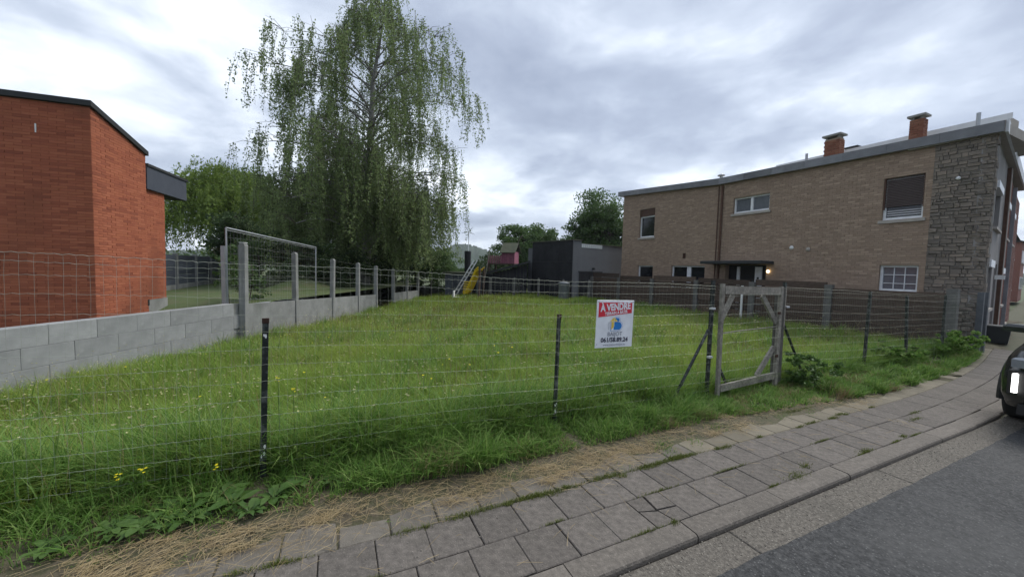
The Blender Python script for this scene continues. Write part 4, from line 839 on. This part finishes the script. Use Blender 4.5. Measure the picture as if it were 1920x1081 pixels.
def birch():
    bx, by, bz = -7.75, 19.6, .45
    root = empty('weeping_birch', 'tall weeping birch with long hanging twigs behind the concrete posts', 'birch tree', (bx, by, bz)); wood = MB(); r_ = random.Random(3)
    tr = [(0, 0, -.3), (.1, 0, 2), (.0, .1, 5), (.25, .1, 8), (.35, 0, 10.5), (.75, 0, 12.8), (1.0, 0, 15.2)]
    MB().tube(tr, [.26, .22, .18, .14, .10, .06, .02], 9).build('trunk', 'bark_birch', root, True)
    tp = lambda z: Vector((np.interp(z, [p[2] for p in tr], [p[0] for p in tr]), np.interp(z, [p[2] for p in tr], [p[1] for p in tr]), z))
    strands = []; twigs = MB()
    def Rad(az, z):    # reach of the crown, left and right differ
        rx = np.interp(z, [2, 4, 6.5, 9, 10.5, 12, 13.2, 14.6], [4.2, 4.7, 4.9, 5.0, 4.6, 3.7, 1.0, .4]) if math.cos(az) < 0 else np.interp(z, [2, 4, 6.5, 9, 10.5, 12, 13.2, 14.6], [3.2, 4.1, 4.7, 5.1, 4.9, 4.5, 1.2, .5])
        return rx
    for k in range(112):
        z0 = 1.7+9.8*r_.random()**1.25 if k < 100 else r_.uniform(11.5, 14.6); az = k*2.39996+r_.uniform(-.3, .3); zt = z0 + r_.uniform(.6, 2.2)*(1-z0/15.5); R_ = Rad(az, zt)*r_.uniform(.62, 1.06)
        if k >= 100: R_ = max(.35, R_*.8)
        p0 = tp(z0); p2 = Vector((p0.x*.6+R_*math.cos(az), R_*math.sin(az)*.95, zt)); p1 = (p0+p2)/2 + Vector((0, 0, .9+.12*R_))
        pts = bez(p0, p1, p2, 8); r0 = .075*(1-z0/17)+.012; wood.tube(pts, [r0*(1-i/8.5) for i in range(8)], 5, False)
        for j in range(12):
            t = r_.uniform(.28, 1.0); q = pts[min(7, int(t*7.99))]; a2 = az+r_.uniform(-1.3, 1.3); ln = r_.uniform(.3, 1.3); e = q+Vector((math.cos(a2)*ln, math.sin(a2)*ln, r_.uniform(-.05, .45)))
            twigs.tube([q, (q+e)/2+Vector((0, 0, .12)), e], [.012, .009, .005], 3, False)
            for s in range(r_.choice((1, 2, 3, 4))):
                st = q.lerp(e, r_.uniform(.55, 1)) + Vector((r_.gauss(0, .07), r_.gauss(0, .07), 0)); L_ = min(r_.uniform(.7, 3.2)*(1.1 if zt < 8 else .8), max(.5, st.z-r_.uniform(.2, 2.2))); strands.append((st, L_, r_.uniform(-.16, .16), r_.uniform(-.16, .16), a2))
    C = []
    for st, L_, dx, dy, a2 in strands:
        n = int(35*L_)+6; t = rng.random(n); t = np.sort(t)
        x = st.x+dx*t*L_+.14*math.cos(a2)*np.sin(np.minimum(t*3, 1.57)); y = st.y+dy*t*L_+.14*math.sin(a2)*np.sin(np.minimum(t*3, 1.57)); z = st.z-L_*t
        C.append(np.stack([x, y, z], 1)+rng.normal(0, .06, (n, 3)))
        twigs.tube([(st.x, st.y, st.z), (st.x+.1*math.cos(a2)+dx*L_*.5, st.y+.1*math.sin(a2)+dy*L_*.5, st.z-L_*.5), (st.x+.13*math.cos(a2)+dx*L_, st.y+.13*math.sin(a2)+dy*L_, st.z-L_)], [.006, .005, .003], 3, False)
    wood.build('limbs', 'bark_birch', root); tag(twigs.build('twigs', 'bark', root), kind='stuff')
    tag(crown('crown', np.concatenate(C), .09, 'birch_leaf', root, droop=.9, aspect=.62), kind='stuff')
birch()
def tree(name, label, loc, h, rx, ry, m, leaf=.16, nclump=110, per=90, seed=1, zlow=.25, trunk=.16, bark='bark', droop=None, cl=.16, group=None, flat=1.):
    """broadleaf tree: trunk, limbs reaching every clump region, leaf clumps filling an uneven crown"""
    r_ = random.Random(seed); g = np.random.default_rng(seed)
    root = empty(name, label, 'tree' if h > 3 else 'shrub', loc, group=group); tm = MB(); lm = MB()
    top = Vector((r_.uniform(-.3, .3), r_.uniform(-.3, .3), h*.8)); pts = bez((0, 0, -.3), (r_.uniform(-.3, .3), 0, h*.4), top, 7); tm.tube(pts, [trunk*(1-.13*i) for i in range(7)], 7)
    lobes = [(r_.uniform(-.55, .55)*rx, r_.uniform(-.55, .55)*ry, h*r_.uniform(zlow+.12, .80), r_.uniform(.38, .62)) for _ in range(9)] + [(0, 0, h*.62, .7)]
    C = []
    for k in range(nclump):
        lx, ly, lz, ls = lobes[k % len(lobes)]; d = g.normal(size=3); d /= np.linalg.norm(d); q = ls*(.55+.5*r_.random())
        c = np.array([lx+d[0]*rx*q, ly+d[1]*ry*q, lz+d[2]*h*(1-zlow)*.5*q*flat]); c[2] = min(max(c[2], h*zlow*r_.uniform(.7, 1.1)), h)
        rc = cl*min(rx, h*.5)*r_.uniform(.7, 1.5); n = int(per*r_.uniform(.6, 1.3))
        pp = g.normal(size=(n, 3)); pp /= np.linalg.norm(pp, axis=1)[:, None]; pp *= (g.random(n)**.45)[:, None]*rc*np.array([1.25, 1.25, .75]); C.append(c+pp)
        if k % 4 == 0:
            a = pts[min(6, 2+k % 5)]; e = Vector(c); lm.tube(bez(a, (a+e)/2+Vector((0, 0, .1*h)), e, 5), [trunk*.28, trunk*.22, trunk*.16, trunk*.10, trunk*.05], 4, False)
    tm.build('trunk', bark, root, True); lm.build('limbs', bark, root)
    tag(crown('crown', np.concatenate(C), leaf, m, root, droop=droop), kind='stuff'); return root
# a weeping willow beyond the red house
def willow():
    root = empty('willow_tree', 'yellow green willow with arching twigs behind the red brick house', 'tree', (-19.5, 26, .4)); r_ = random.Random(11); tm = MB(); C = []; lm = MB()
    tm.tube([(0, 0, -.3), (.2, 0, 2), (0, .1, 4.5)], [.4, .32, .2], 8).build('trunk', 'bark', root, True)
    for k in range(260):
        az = k*2.39996; rr = r_.uniform(.5, 5.2)*(1 if k % 3 else .7); zt = 7.0*(1-(rr/7.2)**2)+r_.uniform(-1.4, .7)
        a = Vector((.1, .1, r_.uniform(2.2, 4.5))); e = Vector((rr*math.cos(az), rr*math.sin(az)*.8, zt)); b = bez(a, (a+e)/2+Vector((0, 0, 1.3)), e, 6)
        if k % 3 == 0: lm.tube(b, [.07, .055, .045, .03, .02, .01], 4, False)
        for s in range(8):
            st = e+Vector((r_.gauss(0, .45), r_.gauss(0, .45), r_.gauss(.1, .3))); L_ = r_.uniform(.6, 2.8); n = int(17*L_)+2; t = rng.random(n)
            C.append(np.stack([st.x+.35*math.cos(az)*np.sqrt(t), st.y+.35*math.sin(az)*np.sqrt(t), st.z+.25*np.sin(t*3.1)-L_*t], 1)+rng.normal(0, .07, (n, 3)))
    lm.build('limbs', 'bark', root); tag(crown('crown', np.concatenate(C), .19, 'willow_leaf', root, droop=1.2, aspect=.35), kind='stuff')
willow()
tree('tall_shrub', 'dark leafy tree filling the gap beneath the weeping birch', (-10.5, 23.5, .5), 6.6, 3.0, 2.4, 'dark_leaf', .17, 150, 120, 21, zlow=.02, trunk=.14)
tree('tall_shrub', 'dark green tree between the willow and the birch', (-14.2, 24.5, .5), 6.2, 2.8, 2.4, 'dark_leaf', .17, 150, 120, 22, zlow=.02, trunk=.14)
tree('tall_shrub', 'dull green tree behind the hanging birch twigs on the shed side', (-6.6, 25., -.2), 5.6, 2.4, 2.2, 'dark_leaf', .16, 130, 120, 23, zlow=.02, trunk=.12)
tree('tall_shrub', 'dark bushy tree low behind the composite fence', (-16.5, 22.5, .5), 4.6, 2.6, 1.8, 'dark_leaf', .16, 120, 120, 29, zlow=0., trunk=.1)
tree('tall_shrub', 'dense dark green tree right behind the birch trunk', (-8.4, 21.8, .4), 5.2, 2.6, 1.6, 'dark_leaf', .15, 140, 130, 30, zlow=0., trunk=.12)
tree('garden_bush', 'rounded dark bush at the far end of the concrete posts', (-5.2, 24.2, -.3), 3.3, 1.5, 1.3, 'mid_leaf', .11, 80, 110, 24, zlow=.03, trunk=.06)
tree('garden_bush', 'green bush beside the grey store shed', (-4.6, 26.5, -.3), 3.6, 1.5, 1.4, 'mid_leaf', .12, 90, 110, 25, zlow=.03, trunk=.07)
tree('garden_bush', 'dark green bush behind the dark stump', (-1.7, 29, -.3), 3.4, 1.7, 1.5, 'dark_leaf', .13, 90, 110, 26, zlow=.03, trunk=.07)
tree('garden_bush', 'thin leafy bush climbing through the site fence panel', (-7.3, 10.2, .55), 1.3, .75, .6, 'mid_leaf', .085, 30, 50, 27, zlow=.0, trunk=.02)
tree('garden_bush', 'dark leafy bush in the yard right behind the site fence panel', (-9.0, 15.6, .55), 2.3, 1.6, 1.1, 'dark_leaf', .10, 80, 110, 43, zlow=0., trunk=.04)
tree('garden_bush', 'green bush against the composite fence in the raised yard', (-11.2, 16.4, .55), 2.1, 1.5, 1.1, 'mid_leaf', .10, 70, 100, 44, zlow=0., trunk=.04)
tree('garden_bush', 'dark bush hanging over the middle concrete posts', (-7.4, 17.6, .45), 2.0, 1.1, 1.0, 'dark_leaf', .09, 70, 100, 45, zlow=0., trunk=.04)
tree('climbing_plant', 'leafy creeper hanging on the first concrete post', (-6.95, 9.15, .55), 1.75, .28, .28, 'mid_leaf', .09, 26, 16, 28, zlow=.1, trunk=.012)
tree('orchard_tree', 'broad green tree behind the pink playhouse', (1.2, 33, -.4), 6.3, 3.6, 2.4, 'mid_leaf', .19, 260, 130, 31, zlow=.12, trunk=.18)
tree('orchard_tree', 'smaller green tree between the playhouse and the garage', (3.9, 34.5, -.4), 5.8, 2.8, 2., 'mid_leaf', .19, 190, 120, 32, zlow=.1, trunk=.15)
tree('orchard_tree', 'green tree filling the gap between the smaller tree and the round tree', (6.3, 36.5, -.4), 6.2, 2.6, 2., 'mid_leaf', .2, 170, 110, 34, zlow=.06, trunk=.16)
tree('maple_tree', 'large round green tree rising behind the grey garage', (9.3, 36, -.4), 9.2, 4.0, 3.2, 'mid_leaf', .22, 330, 140, 33, zlow=.08, trunk=.28)
tree('street_hedge', 'big dark clipped hedge bush along the street past the house', S(31, 4.6, -.1), 3.2, 1.9, 1.5, 'hedge_leaf', .14, 130, 120, 41, zlow=0., trunk=.08)
tree('street_hedge', 'dark hedge bush further down the street beyond the first', S(36, 4.7, -.1), 3.4, 2., 1.6, 'hedge_leaf', .15, 110, 110, 42, zlow=0., trunk=.08)
# far wooded hill
def hill():
    az = np.linspace(-60, 60, 700); rs = np.concatenate([[520], np.linspace(580, 900, 26), [1000, 1200]]); V = []
    for r in rs:
        f = float(np.interp(r, [520, 600, 700, 800, 900, 1000, 1200], [0, .3, .72, 1., 1., .8, .1]))
        for a in az:
            h = 20+36*math.exp(-((a+7.)/4.5)**2)+9*math.exp(-((a+1)/3.5)**2)+7*math.sin(a*.21)+4*math.sin(a*.63+1)+8*math.exp(-((a-30)/9)**2)
            V.append((r*math.sin(R(a)), r*math.cos(R(a)), h*f+(random.random()**2*7*min(1, f*2) if 520 < r < 1100 else 0)-3))
    k = len(az); F = [(j*k+i, j*k+i+1, (j+1)*k+i+1, (j+1)*k+i) for j in range(len(rs)-1) for i in range(k-1)]
    tag(np_mesh('hill', V, [np.array(F)], 'hill_wood'), 'far wooded hill behind the gardens', 'hill', kind='structure')
hill()
# far tree belt standing in front of the hill, reads as one mass
def belt():
    C = []
    for a in np.arange(-50, 48, .55):
        d = random.uniform(70, 105); h = random.uniform(2.6, 5.0)+.7*math.sin(a*.5); x, y = d*math.sin(R(a)), d*math.cos(R(a))
        if -10 < a < 1: h *= .3
        n = 130; p = rng.normal(size=(n, 3)); p /= np.linalg.norm(p, axis=1)[:, None]; p *= (rng.random(n)**.4)[:, None]
        C.append(p*np.array([1.3, 1.3, h*.55])+np.array([x, y, h*.5]))
    tag(crown('far_tree_belt', np.concatenate(C), .6, 'hedge_leaf', None), 'low belt of far trees behind the gardens', 'trees', kind='stuff')
belt()

# ------------------------------------------------------------------ grass
def blades(name, B, h, w, m, label, K=3, lean=.5, az=None, parent=None, cat='grass'):
    """curved tapering blades; B (n,3) roots"""
    n = len(B); a = rng.uniform(0, 2*np.pi, n) if az is None else az; ln = lean*rng.uniform(.25, 1.5, n)
    dx, dy = np.cos(a), np.sin(a); tw = a+np.pi/2+rng.normal(0, .5, n); sx, sy = np.cos(tw), np.sin(tw); lv = []
    for k in range(K):
        t = k/K; q = ln*t**1.9; z = h*(t*(1-.28*ln*t)); c = np.stack([B[:, 0]+dx*h*q, B[:, 1]+dy*h*q, B[:, 2]+z], 1); ww = w*.5*(1-.75*t**1.5); o = np.stack([sx*ww, sy*ww, np.zeros(n)], 1); lv += [c-o, c+o]
    q = ln; tip = np.stack([B[:, 0]+dx*h*q, B[:, 1]+dy*h*q, B[:, 2]+h*(1-.28*ln)], 1); lv.append(tip); M_ = 2*K+1
    V = np.stack(lv, 1).reshape(-1, 3); base = np.arange(n)*M_
    F4 = [np.stack([base+2*k, base+2*k+1, base+2*k+3, base+2*k+2], 1) for k in range(K-1)]; F3 = np.stack([base+2*K-2, base+2*K-1, base+2*K], 1)
    o = np_mesh(name, V, ([np.concatenate(F4)] if F4 else [])+[F3], m, parent)
    if not parent: tag(o, label, cat, kind='stuff')
    return o
def scatter(n, y0, y1, clump=0., cond=None):
    """random roots on the plot between depths y0 and y1"""
    x = rng.uniform(-7.3, 16, n*8); y = rng.uniform(y0, y1, n*8); u = x*DU[0]+y*DU[1]; v = x*DV[0]+y*DV[1]
    ok = (x > wall_x(y)+.02) & (u < 12.8) & (v > 3.32) & (np.abs(x) < y*1.5+1.2)
    if cond is not None: ok &= cond(x, y, u, v)
    x, y = x[ok][:n], y[ok][:n]; return np.stack([x, y, gz(x, y)-.01], 1)
def nz(x, y, s, ph=0): return np.sin(x*s+ph+1.7*np.sin(y*s*.7+ph))*np.sin(y*s*1.13+ph*2+1.3*np.sin(x*s*.6))
def hgt(B, lo, hi):
    q = .5+.5*nz(B[:, 0], B[:, 1], 1.3, .7)*.7+.3*nz(B[:, 0], B[:, 1], 3.9, 2.); return (lo+(hi-lo)*np.clip(q, 0, 1))*rng.uniform(.65, 1.3, len(B))
B = scatter(92000, .5, 7.2); blades('meadow_grass', B, hgt(B, .16, .42), .0062*rng.uniform(.6, 1.5, len(B)), 'grass_blade', 'bright green meadow grass covering the vacant plot', 2, .8)
B = scatter(72000, 6.8, 14); blades('meadow_grass', B, hgt(B, .14, .36), .010*rng.uniform(.6, 1.5, len(B)), 'grass_blade', 'green meadow grass in the middle of the plot', 2, .75)
B = scatter(50000, 13.4, 26); blades('meadow_grass', B, hgt(B, .14, .34), .018*rng.uniform(.6, 1.5, len(B)), 'grass_blade', 'far meadow grass reaching the sheds', 2, .45)
B = scatter(5200, 9, 25, cond=lambda x, y, u, v: rng.random(len(x)) < np.exp(-((x+1.8)/3.2)**2-((y-16)/5)**2)); blades('sorrel_stalks', B, rng.uniform(.25, .42, len(B)), .012*rng.uniform(.6, 1.4, len(B)), 'sorrel', 'thin reddish brown sorrel stalks among the far grass', 2, .25)
B = scatter(8000, 2, 14); blades('grass_stalks', B, rng.uniform(.34, .58, len(B)), .0042*rng.uniform(.7, 1.3, len(B)), 'dry_blade', 'pale seeding grass stalks rising above the meadow', 3, .35)
def tufts(n, y0, y1, w, label):
    c = scatter(n, y0, y1); n = len(c); k = 40; B_ = np.repeat(c, k, 0)+rng.normal(0, .05, (n*k, 3))*np.array([1, 1, 0]); B_[:, 2] = gz(B_[:, 0], B_[:, 1])-.01
    return blades('grass_tufts', B_, np.repeat(rng.uniform(.28, .5, n), k)*rng.uniform(.6, 1.2, n*k), w*rng.uniform(.6, 1.4, n*k), 'verge_blade', label, 3, .95)
tufts(260, 1, 7.5, .008, 'coarse dark green tussocks standing in the near meadow'); tufts(300, 7, 18, .013, 'coarse tussocks scattered over the far meadow')
# tall tangled verge along the wire fence
def verge(n, u0, u1, v0, v1, hlo, hhi, w, m, label, K=4, lean=.9, clumps=True, bias=None, free=False):
    if clumps:
        nc = max(8, n//70); cu, cv = rng.uniform(u0, u1, nc), rng.uniform(v0, v1, nc); ch_ = rng.uniform(.45, 1.15, nc); i = rng.integers(0, nc, n); u = cu[i]+rng.normal(0, .06, n); v = cv[i]+rng.normal(0, .05, n); hs = ch_[i]
    else: u, v, hs = rng.uniform(u0, u1, n), rng.uniform(v0, v1, n), np.ones(n)
    q = DU[None]*u[:, None]+DV[None]*v[:, None]; vb = vb_of(q[:, 0], q[:, 1]); lim = np.interp(u, [-6, 0, 4, 6, 7.5, 14], [2.74, 2.78, 2.76, 2.62, 2.5, 2.42]); ok = vb > (2.33 if free else lim-.03*rng.random(n)); ok &= ~((u > -1.75) & (u < -.05) & (v < 3.12) & (rng.random(n) < (.60 if hhi > .3 else .2))); tallz = np.exp(-((u-.9)/.75)**2); lowf = np.interp(v, [2.7, 3.15, 3.4], [.34, .5, 1.]); lowf = np.maximum(lowf, tallz*.85); lowf = np.where(u > 2.3, np.maximum(lowf, .55), lowf)
    for pu in (-.52, 2.06, 8.47, 10.15): lowf = np.where(v < 3.3, lowf*(1-.88*np.exp(-((u-pu)/.11)**2)), lowf)
    hs = hs*lowf if not free else hs; hs = np.where((v > 3.3) & (u < 3.5) & (hhi > .3), hs*1.25, hs); hs = np.where((u > 4.0) & (u < 6.2) & (v < 3.4), hs*.55, hs); q, hs = q[ok], hs[ok]
    Bv = np.stack([q[:, 0], q[:, 1], gz(q[:, 0], q[:, 1])-.01], 1); az = None
    if clumps: az = np.arctan2(-DV[1], -DV[0])+rng.normal(0, 1.5, len(Bv))
    return blades('verge_grass', Bv, hs*rng.uniform(hlo, hhi, len(Bv)), w*rng.uniform(.6, 1.4, len(Bv)), m, label, K, lean, az)
verge(34000, -4.5, 4.4, 2.76, 3.9, .22, .52, .0085, 'verge_blade', 'tall tangled dark green grass along the wire fence', 3)
verge(30000, 4.2, 13.2, 2.55, 3.8, .20, .44, .011, 'verge_blade', 'rank grass at the fence foot beyond the gate', 3)
verge(22000, -4.5, 7, 2.7, 3.25, .12, .36, .006, 'verge_blade', 'short grass at the pavement side of the fence', 2, .8, False)
verge(3000, -4, 6, 2.36, 2.9, .02, .075, .004, 'verge_blade', 'tiny green tufts growing through the straw on the pavement edge', 2, .9, True, free=True)
verge(8200, -3.8, 6, 2.72, 3.2, .12, .38, .004, 'dry_blade', 'dry brown grass stems at the foot of the verge', 3, .9)
verge(4200, 5, 13, 2.4, 3.2, .14, .42, .006, 'dry_blade', 'dry stems in the verge beyond the gate', 3, .8)
# mown straw on the pavement edge
def straw():
    nc = 60; cu = np.concatenate([rng.uniform(-2.4, 2.6, 44), rng.uniform(2.6, 6.5, 16)]); cv = rng.uniform(2.42, 2.76, nc); cs = rng.uniform(.03, .2, nc); n = 4600; i = rng.integers(0, nc, n)
    u = cu[i]+rng.normal(0, 1, n)*cs[i]*1.5; v = np.clip(cv[i]+rng.normal(0, 1, n)*cs[i]*.55, 2.2, 2.95); k = rng.random(n) < .06; u[k] = rng.uniform(-2, 6, k.sum()); v[k] = rng.uniform(1.75, 2.9, k.sum())
    q = DU[None]*u[:, None]+DV[None]*v[:, None]; z = np.maximum(gz(q[:, 0], q[:, 1]), 0)+rng.uniform(.002, .022, n)
    L_ = rng.uniform(.03, .15, n)*np.where(rng.random(n) < .08, 2., 1); a = rng.uniform(0, 2*np.pi, n); pit = rng.normal(0, .10, n); w = rng.uniform(.001, .0026, n)
    d = np.stack([np.cos(a), np.sin(a), pit], 1)*L_[:, None]*.5; s = np.stack([-np.sin(a), np.cos(a), np.zeros(n)], 1)*w[:, None]*.5; c = np.stack([q[:, 0], q[:, 1], z], 1); up = np.array([0, 0, .0012])
    mid = np.stack([np.zeros(n), np.zeros(n), rng.uniform(0, .008, n)], 1)
    V = np.stack([c-d-s, c-d+s, c+mid-s, c+mid+s, c+d-s*.5, c+d+s*.5, c-d+up, c+mid+up*1.5, c+d+up], 1).reshape(-1, 3); b = np.arange(n)*9
    F = np.concatenate([np.stack(f, 1) for f in ((b, b+6, b+7, b+2), (b+6, b+1, b+3, b+7), (b+2, b+7, b+8, b+4), (b+7, b+3, b+5, b+8))])
    tag(np_mesh('mown_straw', V, [F], 'straw'), 'loose yellow straw clippings scattered along the pavement edge', 'straw', kind='stuff')
straw()
# grit and crumbs of soil
def grit(n, u0, u1, v0, v1, z, smax, m, name, label):
    u, v = rng.uniform(u0, u1, n), rng.uniform(v0, v1, n); q = np.array([S(a, b)[:2] for a, b in zip(u, v)]); zz = np.maximum(gz(q[:, 0], q[:, 1]), z) if v1 > 2 else np.full(n, z)
    s = (rng.random(n)**3*smax+.0022)[:, None]; D = np.array([(1, 0, 0), (0, 1, 0), (-1, 0, 0), (0, -1, 0), (0, 0, .8), (0, 0, -.6)]); a = rng.uniform(0, 6.28, n); c, si = np.cos(a), np.sin(a)
    V = []
    for d in D:
        dd = np.stack([d[0]*c-d[1]*si, d[0]*si+d[1]*c, np.full(n, d[2])], 1)*rng.uniform(.6, 1.25, (n, 1))*s; V.append(dd+np.stack([q[:, 0], q[:, 1], zz+.001], 1))
    V = np.stack(V, 1).reshape(-1, 3); b = np.arange(n)*6; F = np.concatenate([np.stack([b+i, b+(i+1) % 4, b+4], 1) for i in range(4)]+[np.stack([b+(i+1) % 4, b+i, b+5], 1) for i in range(4)])
    tag(np_mesh(name, V, [F], m), label, 'grit', kind='stuff')
mat('grit', [(.16, .145, .12), (.24, .22, .19)], 30, rnd=.5)
mat('crumb', [(.075, .06, .04), (.17, .14, .10)], 30, rnd=.6)
grit(5000, -4, 8, 2.56, 2.98, -.004, .008, 'crumb', 'soil_crumbs', 'brown soil crumbs along the pavement edge')
grit(2600, -1, 9, 1.31, 1.55, -.045, .006, 'grit', 'gutter_grit', 'fine grit lying in the gutter by the kerb')
grit(500, -1, 8, 1.6, 2.3, .0, .004, 'grit', 'pavement_grit', 'few specks of grit on the pavement slabs')
# moss in the joints
def moss():
    Bs = []
    spots = [(rng.uniform(-1.5, 7), 2.30+rng.normal(0, .012), rng.uniform(.03, .13), .018) for _ in range(26)] + [(rng.uniform(.3, 3.4), 2.305+rng.normal(0, .01), rng.uniform(.08, .2), .022) for _ in range(16)] + [(rng.uniform(-2, 5), 2.003+rng.normal(0, .003), rng.uniform(.05, .2), .004) for _ in range(10)] + [(rng.uniform(-1, 6), 1.70, rng.uniform(.05, .15), .006) for _ in range(10)] + [(.9, 2.31, .10, .03), (1.3, 2.31, .2, .02), (2.35, 2.31, .16, .02), (3.45, 1.72, .12, .045), (3.7, 1.78, .07, .03), (4.6, 1.72, .10, .03), (5.4, 1.73, .06, .02), (2.02, 1.70, .03, .02), (6.2, 1.9, .12, .02), (6.5, 2.0, .1, .02)] + [(rng.uniform(3, 8), 2.6+rng.normal(0, .02), rng.uniform(.05, .2), .02) for _ in range(14)]
    for u, v, su, sv in spots:
        n = int(60+2600*su*(sv+.03)*8); uu, vv = u+rng.normal(0, su, n)*.6, v+rng.normal(0, sv, n)*.6; Bs.append(DU[None]*uu[:, None]+DV[None]*vv[:, None])
    q = np.concatenate(Bs); Bm = np.concatenate([q, np.full((len(q), 1), -.006)], 1)
    blades('moss_tufts', Bm, rng.uniform(.010, .034, len(Bm)), .003*rng.uniform(.7, 1.5, len(Bm)), 'moss', 'yellow green moss and tiny tufts in the paving joints', 2, .6, cat='moss')
moss()
# broad leaved weeds at the fence foot
def weed(u, v, s, seed, label):
    r_ = random.Random(seed); p = P(u, v); z = float(gz(p.x, p.y)); s *= .72; root = empty('broadleaf_weed', label, 'weed', (p.x, p.y, z), r_.uniform(0, 6), group='broad leaved weeds at the fence foot')
    for k in range(12):
        a = k*2.4; L_ = s*r_.uniform(.6, 1.2); rise = r_.uniform(.15, .75); mb = MB(); n = 6; vs = []
        for i in range(n+1):
            t = i/n; w = L_*(.22+.1*(k % 3))*math.sin(math.pi*min(1, t*.92+.08))**.8*(.25 if t < .2 else 1); x = L_*t*(1-.1*t); zz = L_*(rise*t-.55*t*t*rise*1.3)
            for sgn, dz in ((-1, .25), (0, 0), (1, .25)): vs.append((x*math.cos(a)-sgn*w*.5*math.sin(a), x*math.sin(a)+sgn*w*.5*math.cos(a), zz+dz*w*.5+.01+.02*k/12+.006*math.sin(9*t+k)))
        mb.add(vs, [(3*i+j, 3*i+j+1, 3*i+j+4, 3*i+j+3) for i in range(n) for j in range(2)]); mb.build('leaf', 'weed_leaf', root, True)
for k, (u, v, s) in enumerate([(-.62, 2.92, .22), (-.85, 2.86, .2), (-.4, 2.9, .24), (-1.05, 2.84, .2), (-.28, 3.02, .2), (-1.2, 2.9, .18), (-.7, 3.05, .24), (-1.45, 2.86, .18), (-.05, 2.95, .16), (-.52, 2.80, .16), (-.95, 3.0, .22), (.55, 2.86, .13)]):
    weed(u, v, s, 50+k, 'low broad leaved green weed at the foot of the wire fence')
tree('bramble_bush', 'small leafy bramble bush beside the gate post', P(6.3, 3.05, 0), .5, .45, .34, 'weed_leaf', .05, 44, 50, 61, zlow=0., trunk=.01)
tree('bramble_bush', 'low bramble growing against the fence past the thin post', P(9.6, 3.3, 0), .5, .8, .4, 'verge_blade', .06, 50, 50, 62, zlow=0., trunk=.01)
tree('bramble_bush', 'bramble clump at the steel corner posts by the house', P(12.0, 3.2, 0), .6, .9, .5, 'verge_blade', .06, 60, 55, 63, zlow=0., trunk=.012)
# flowers
def flowers(name, B, m, label, hs, size):
    n = len(B); h = hs*rng.uniform(.8, 1.25, n); Vs = []; Fs = []; k = 0
    a = rng.uniform(0, 6.28, n); top = B+np.stack([np.cos(a)*h*.12, np.sin(a)*h*.12, h], 1)
    C = np.repeat(top, 5, 0); ang = np.tile(np.arange(5)*2*np.pi/5, n)+np.repeat(a, 5); s = np.repeat(size*rng.uniform(.7, 1.3, n), 5); tl = rng.uniform(.2, .6, 5*n)
    d = np.stack([np.cos(ang), np.sin(ang), tl], 1)*s[:, None]; w = np.stack([-np.sin(ang), np.cos(ang), np.zeros(5*n)], 1)*s[:, None]*.5
    V = np.stack([C, C+d*.6-w, C+d, C+d*.6+w], 1).reshape(-1, 3); return tag(np_mesh(name, V, [np.arange(20*n).reshape(-1, 4)], m), label, 'flowers', kind='stuff')
Bf = scatter(620, 2, 12, cond=lambda x, y, u, v: rng.random(len(x)) < np.where(x < -1.5, 1, .25)); flowers('meadow_flowers', Bf, 'pale_petal', 'tiny pale cream flowers dotted through the meadow', .47, .009)
Bf = scatter(60, 2, 9, cond=lambda x, y, u, v: x < 0); flowers('buttercups', Bf, 'petal', 'scattered yellow buttercups in the grass by the block wall', .48, .012)
Bf = scatter(900, 8, 20); flowers('meadow_flowers', Bf, 'pale_petal', 'far pale seed heads speckling the meadow', .42, .016)
foliage('seed_head', [(.30, .29, .15), (.36, .33, .18), (.25, .27, .12)], trans=.3)
Bf = scatter(2200, 1, 11); flowers('seed_heads', Bf, 'seed_head', 'pale straw coloured seed heads above the near meadow', .46, .013)
def yflower(u, v, z, seed, label):
    r_ = random.Random(seed); p = P(u, v); g0 = float(gz(p.x, p.y)); root = empty('yellow_flower', label, 'flower', (p.x, p.y, g0), group='yellow flowers along the fence')
    MB().tube([(0, 0, 0), (.015, .01, z*.5), (.0, .02, z)], .0022, 4).build('stem', 'weed_leaf', root)
    for k in range(5):
        c = Vector((r_.uniform(-.013, .013), .02+r_.uniform(-.012, .012), z+r_.uniform(-.02, .03))); mb = MB()
        for j in range(7): a = j*.9; mb.add([c, c+Vector((math.cos(a-.35)*.006, math.sin(a-.35)*.006, .004)), c+Vector((math.cos(a)*.0095, math.sin(a)*.0095, .003)), c+Vector((math.cos(a+.35)*.006, math.sin(a+.35)*.006, .004))], [(0, 1, 2, 3)])
        mb.build('flower_head', 'petal', root)
for k, (u, v, z) in enumerate([(-1.08, 2.9, .32), (-.72, 2.9, .30), (-1.2, 2.92, .31), (-.43, 3.32, .72), (-.33, 3.34, .62), (-1.95, 3.3, .62)]): yflower(u, v, z, 80+k, 'tall yellow flower on a thin stem just behind the rusty tipped dark post' if k in (3, 4) else ('lone yellow flower behind the mesh near the block wall' if k == 5 else 'small yellow flower rising over the broad leaved weeds'))

# ------------------------------------------------------------------ air
def haze():
    m = bpy.data.materials.new('haze_air'); m.use_nodes = True; nt = m.node_tree; nt.nodes.clear(); out = nt.nodes.new('ShaderNodeOutputMaterial')
    v = nt.nodes.new('ShaderNodeVolumePrincipled'); v.inputs['Color'].default_value = (.86, .91, 1, 1); v.inputs['Density'].default_value = .0003; v.inputs['Anisotropy'].default_value = .2
    nt.links.new(v.outputs[0], out.inputs['Volume']); MATS['haze_air'] = m
    tag(MB().box(-1400, 1400, -1400, 1400, -1.9, 95).build('haze', 'haze_air'), 'thin pale haze in the air over the whole scene', 'haze', kind='stuff')
haze()
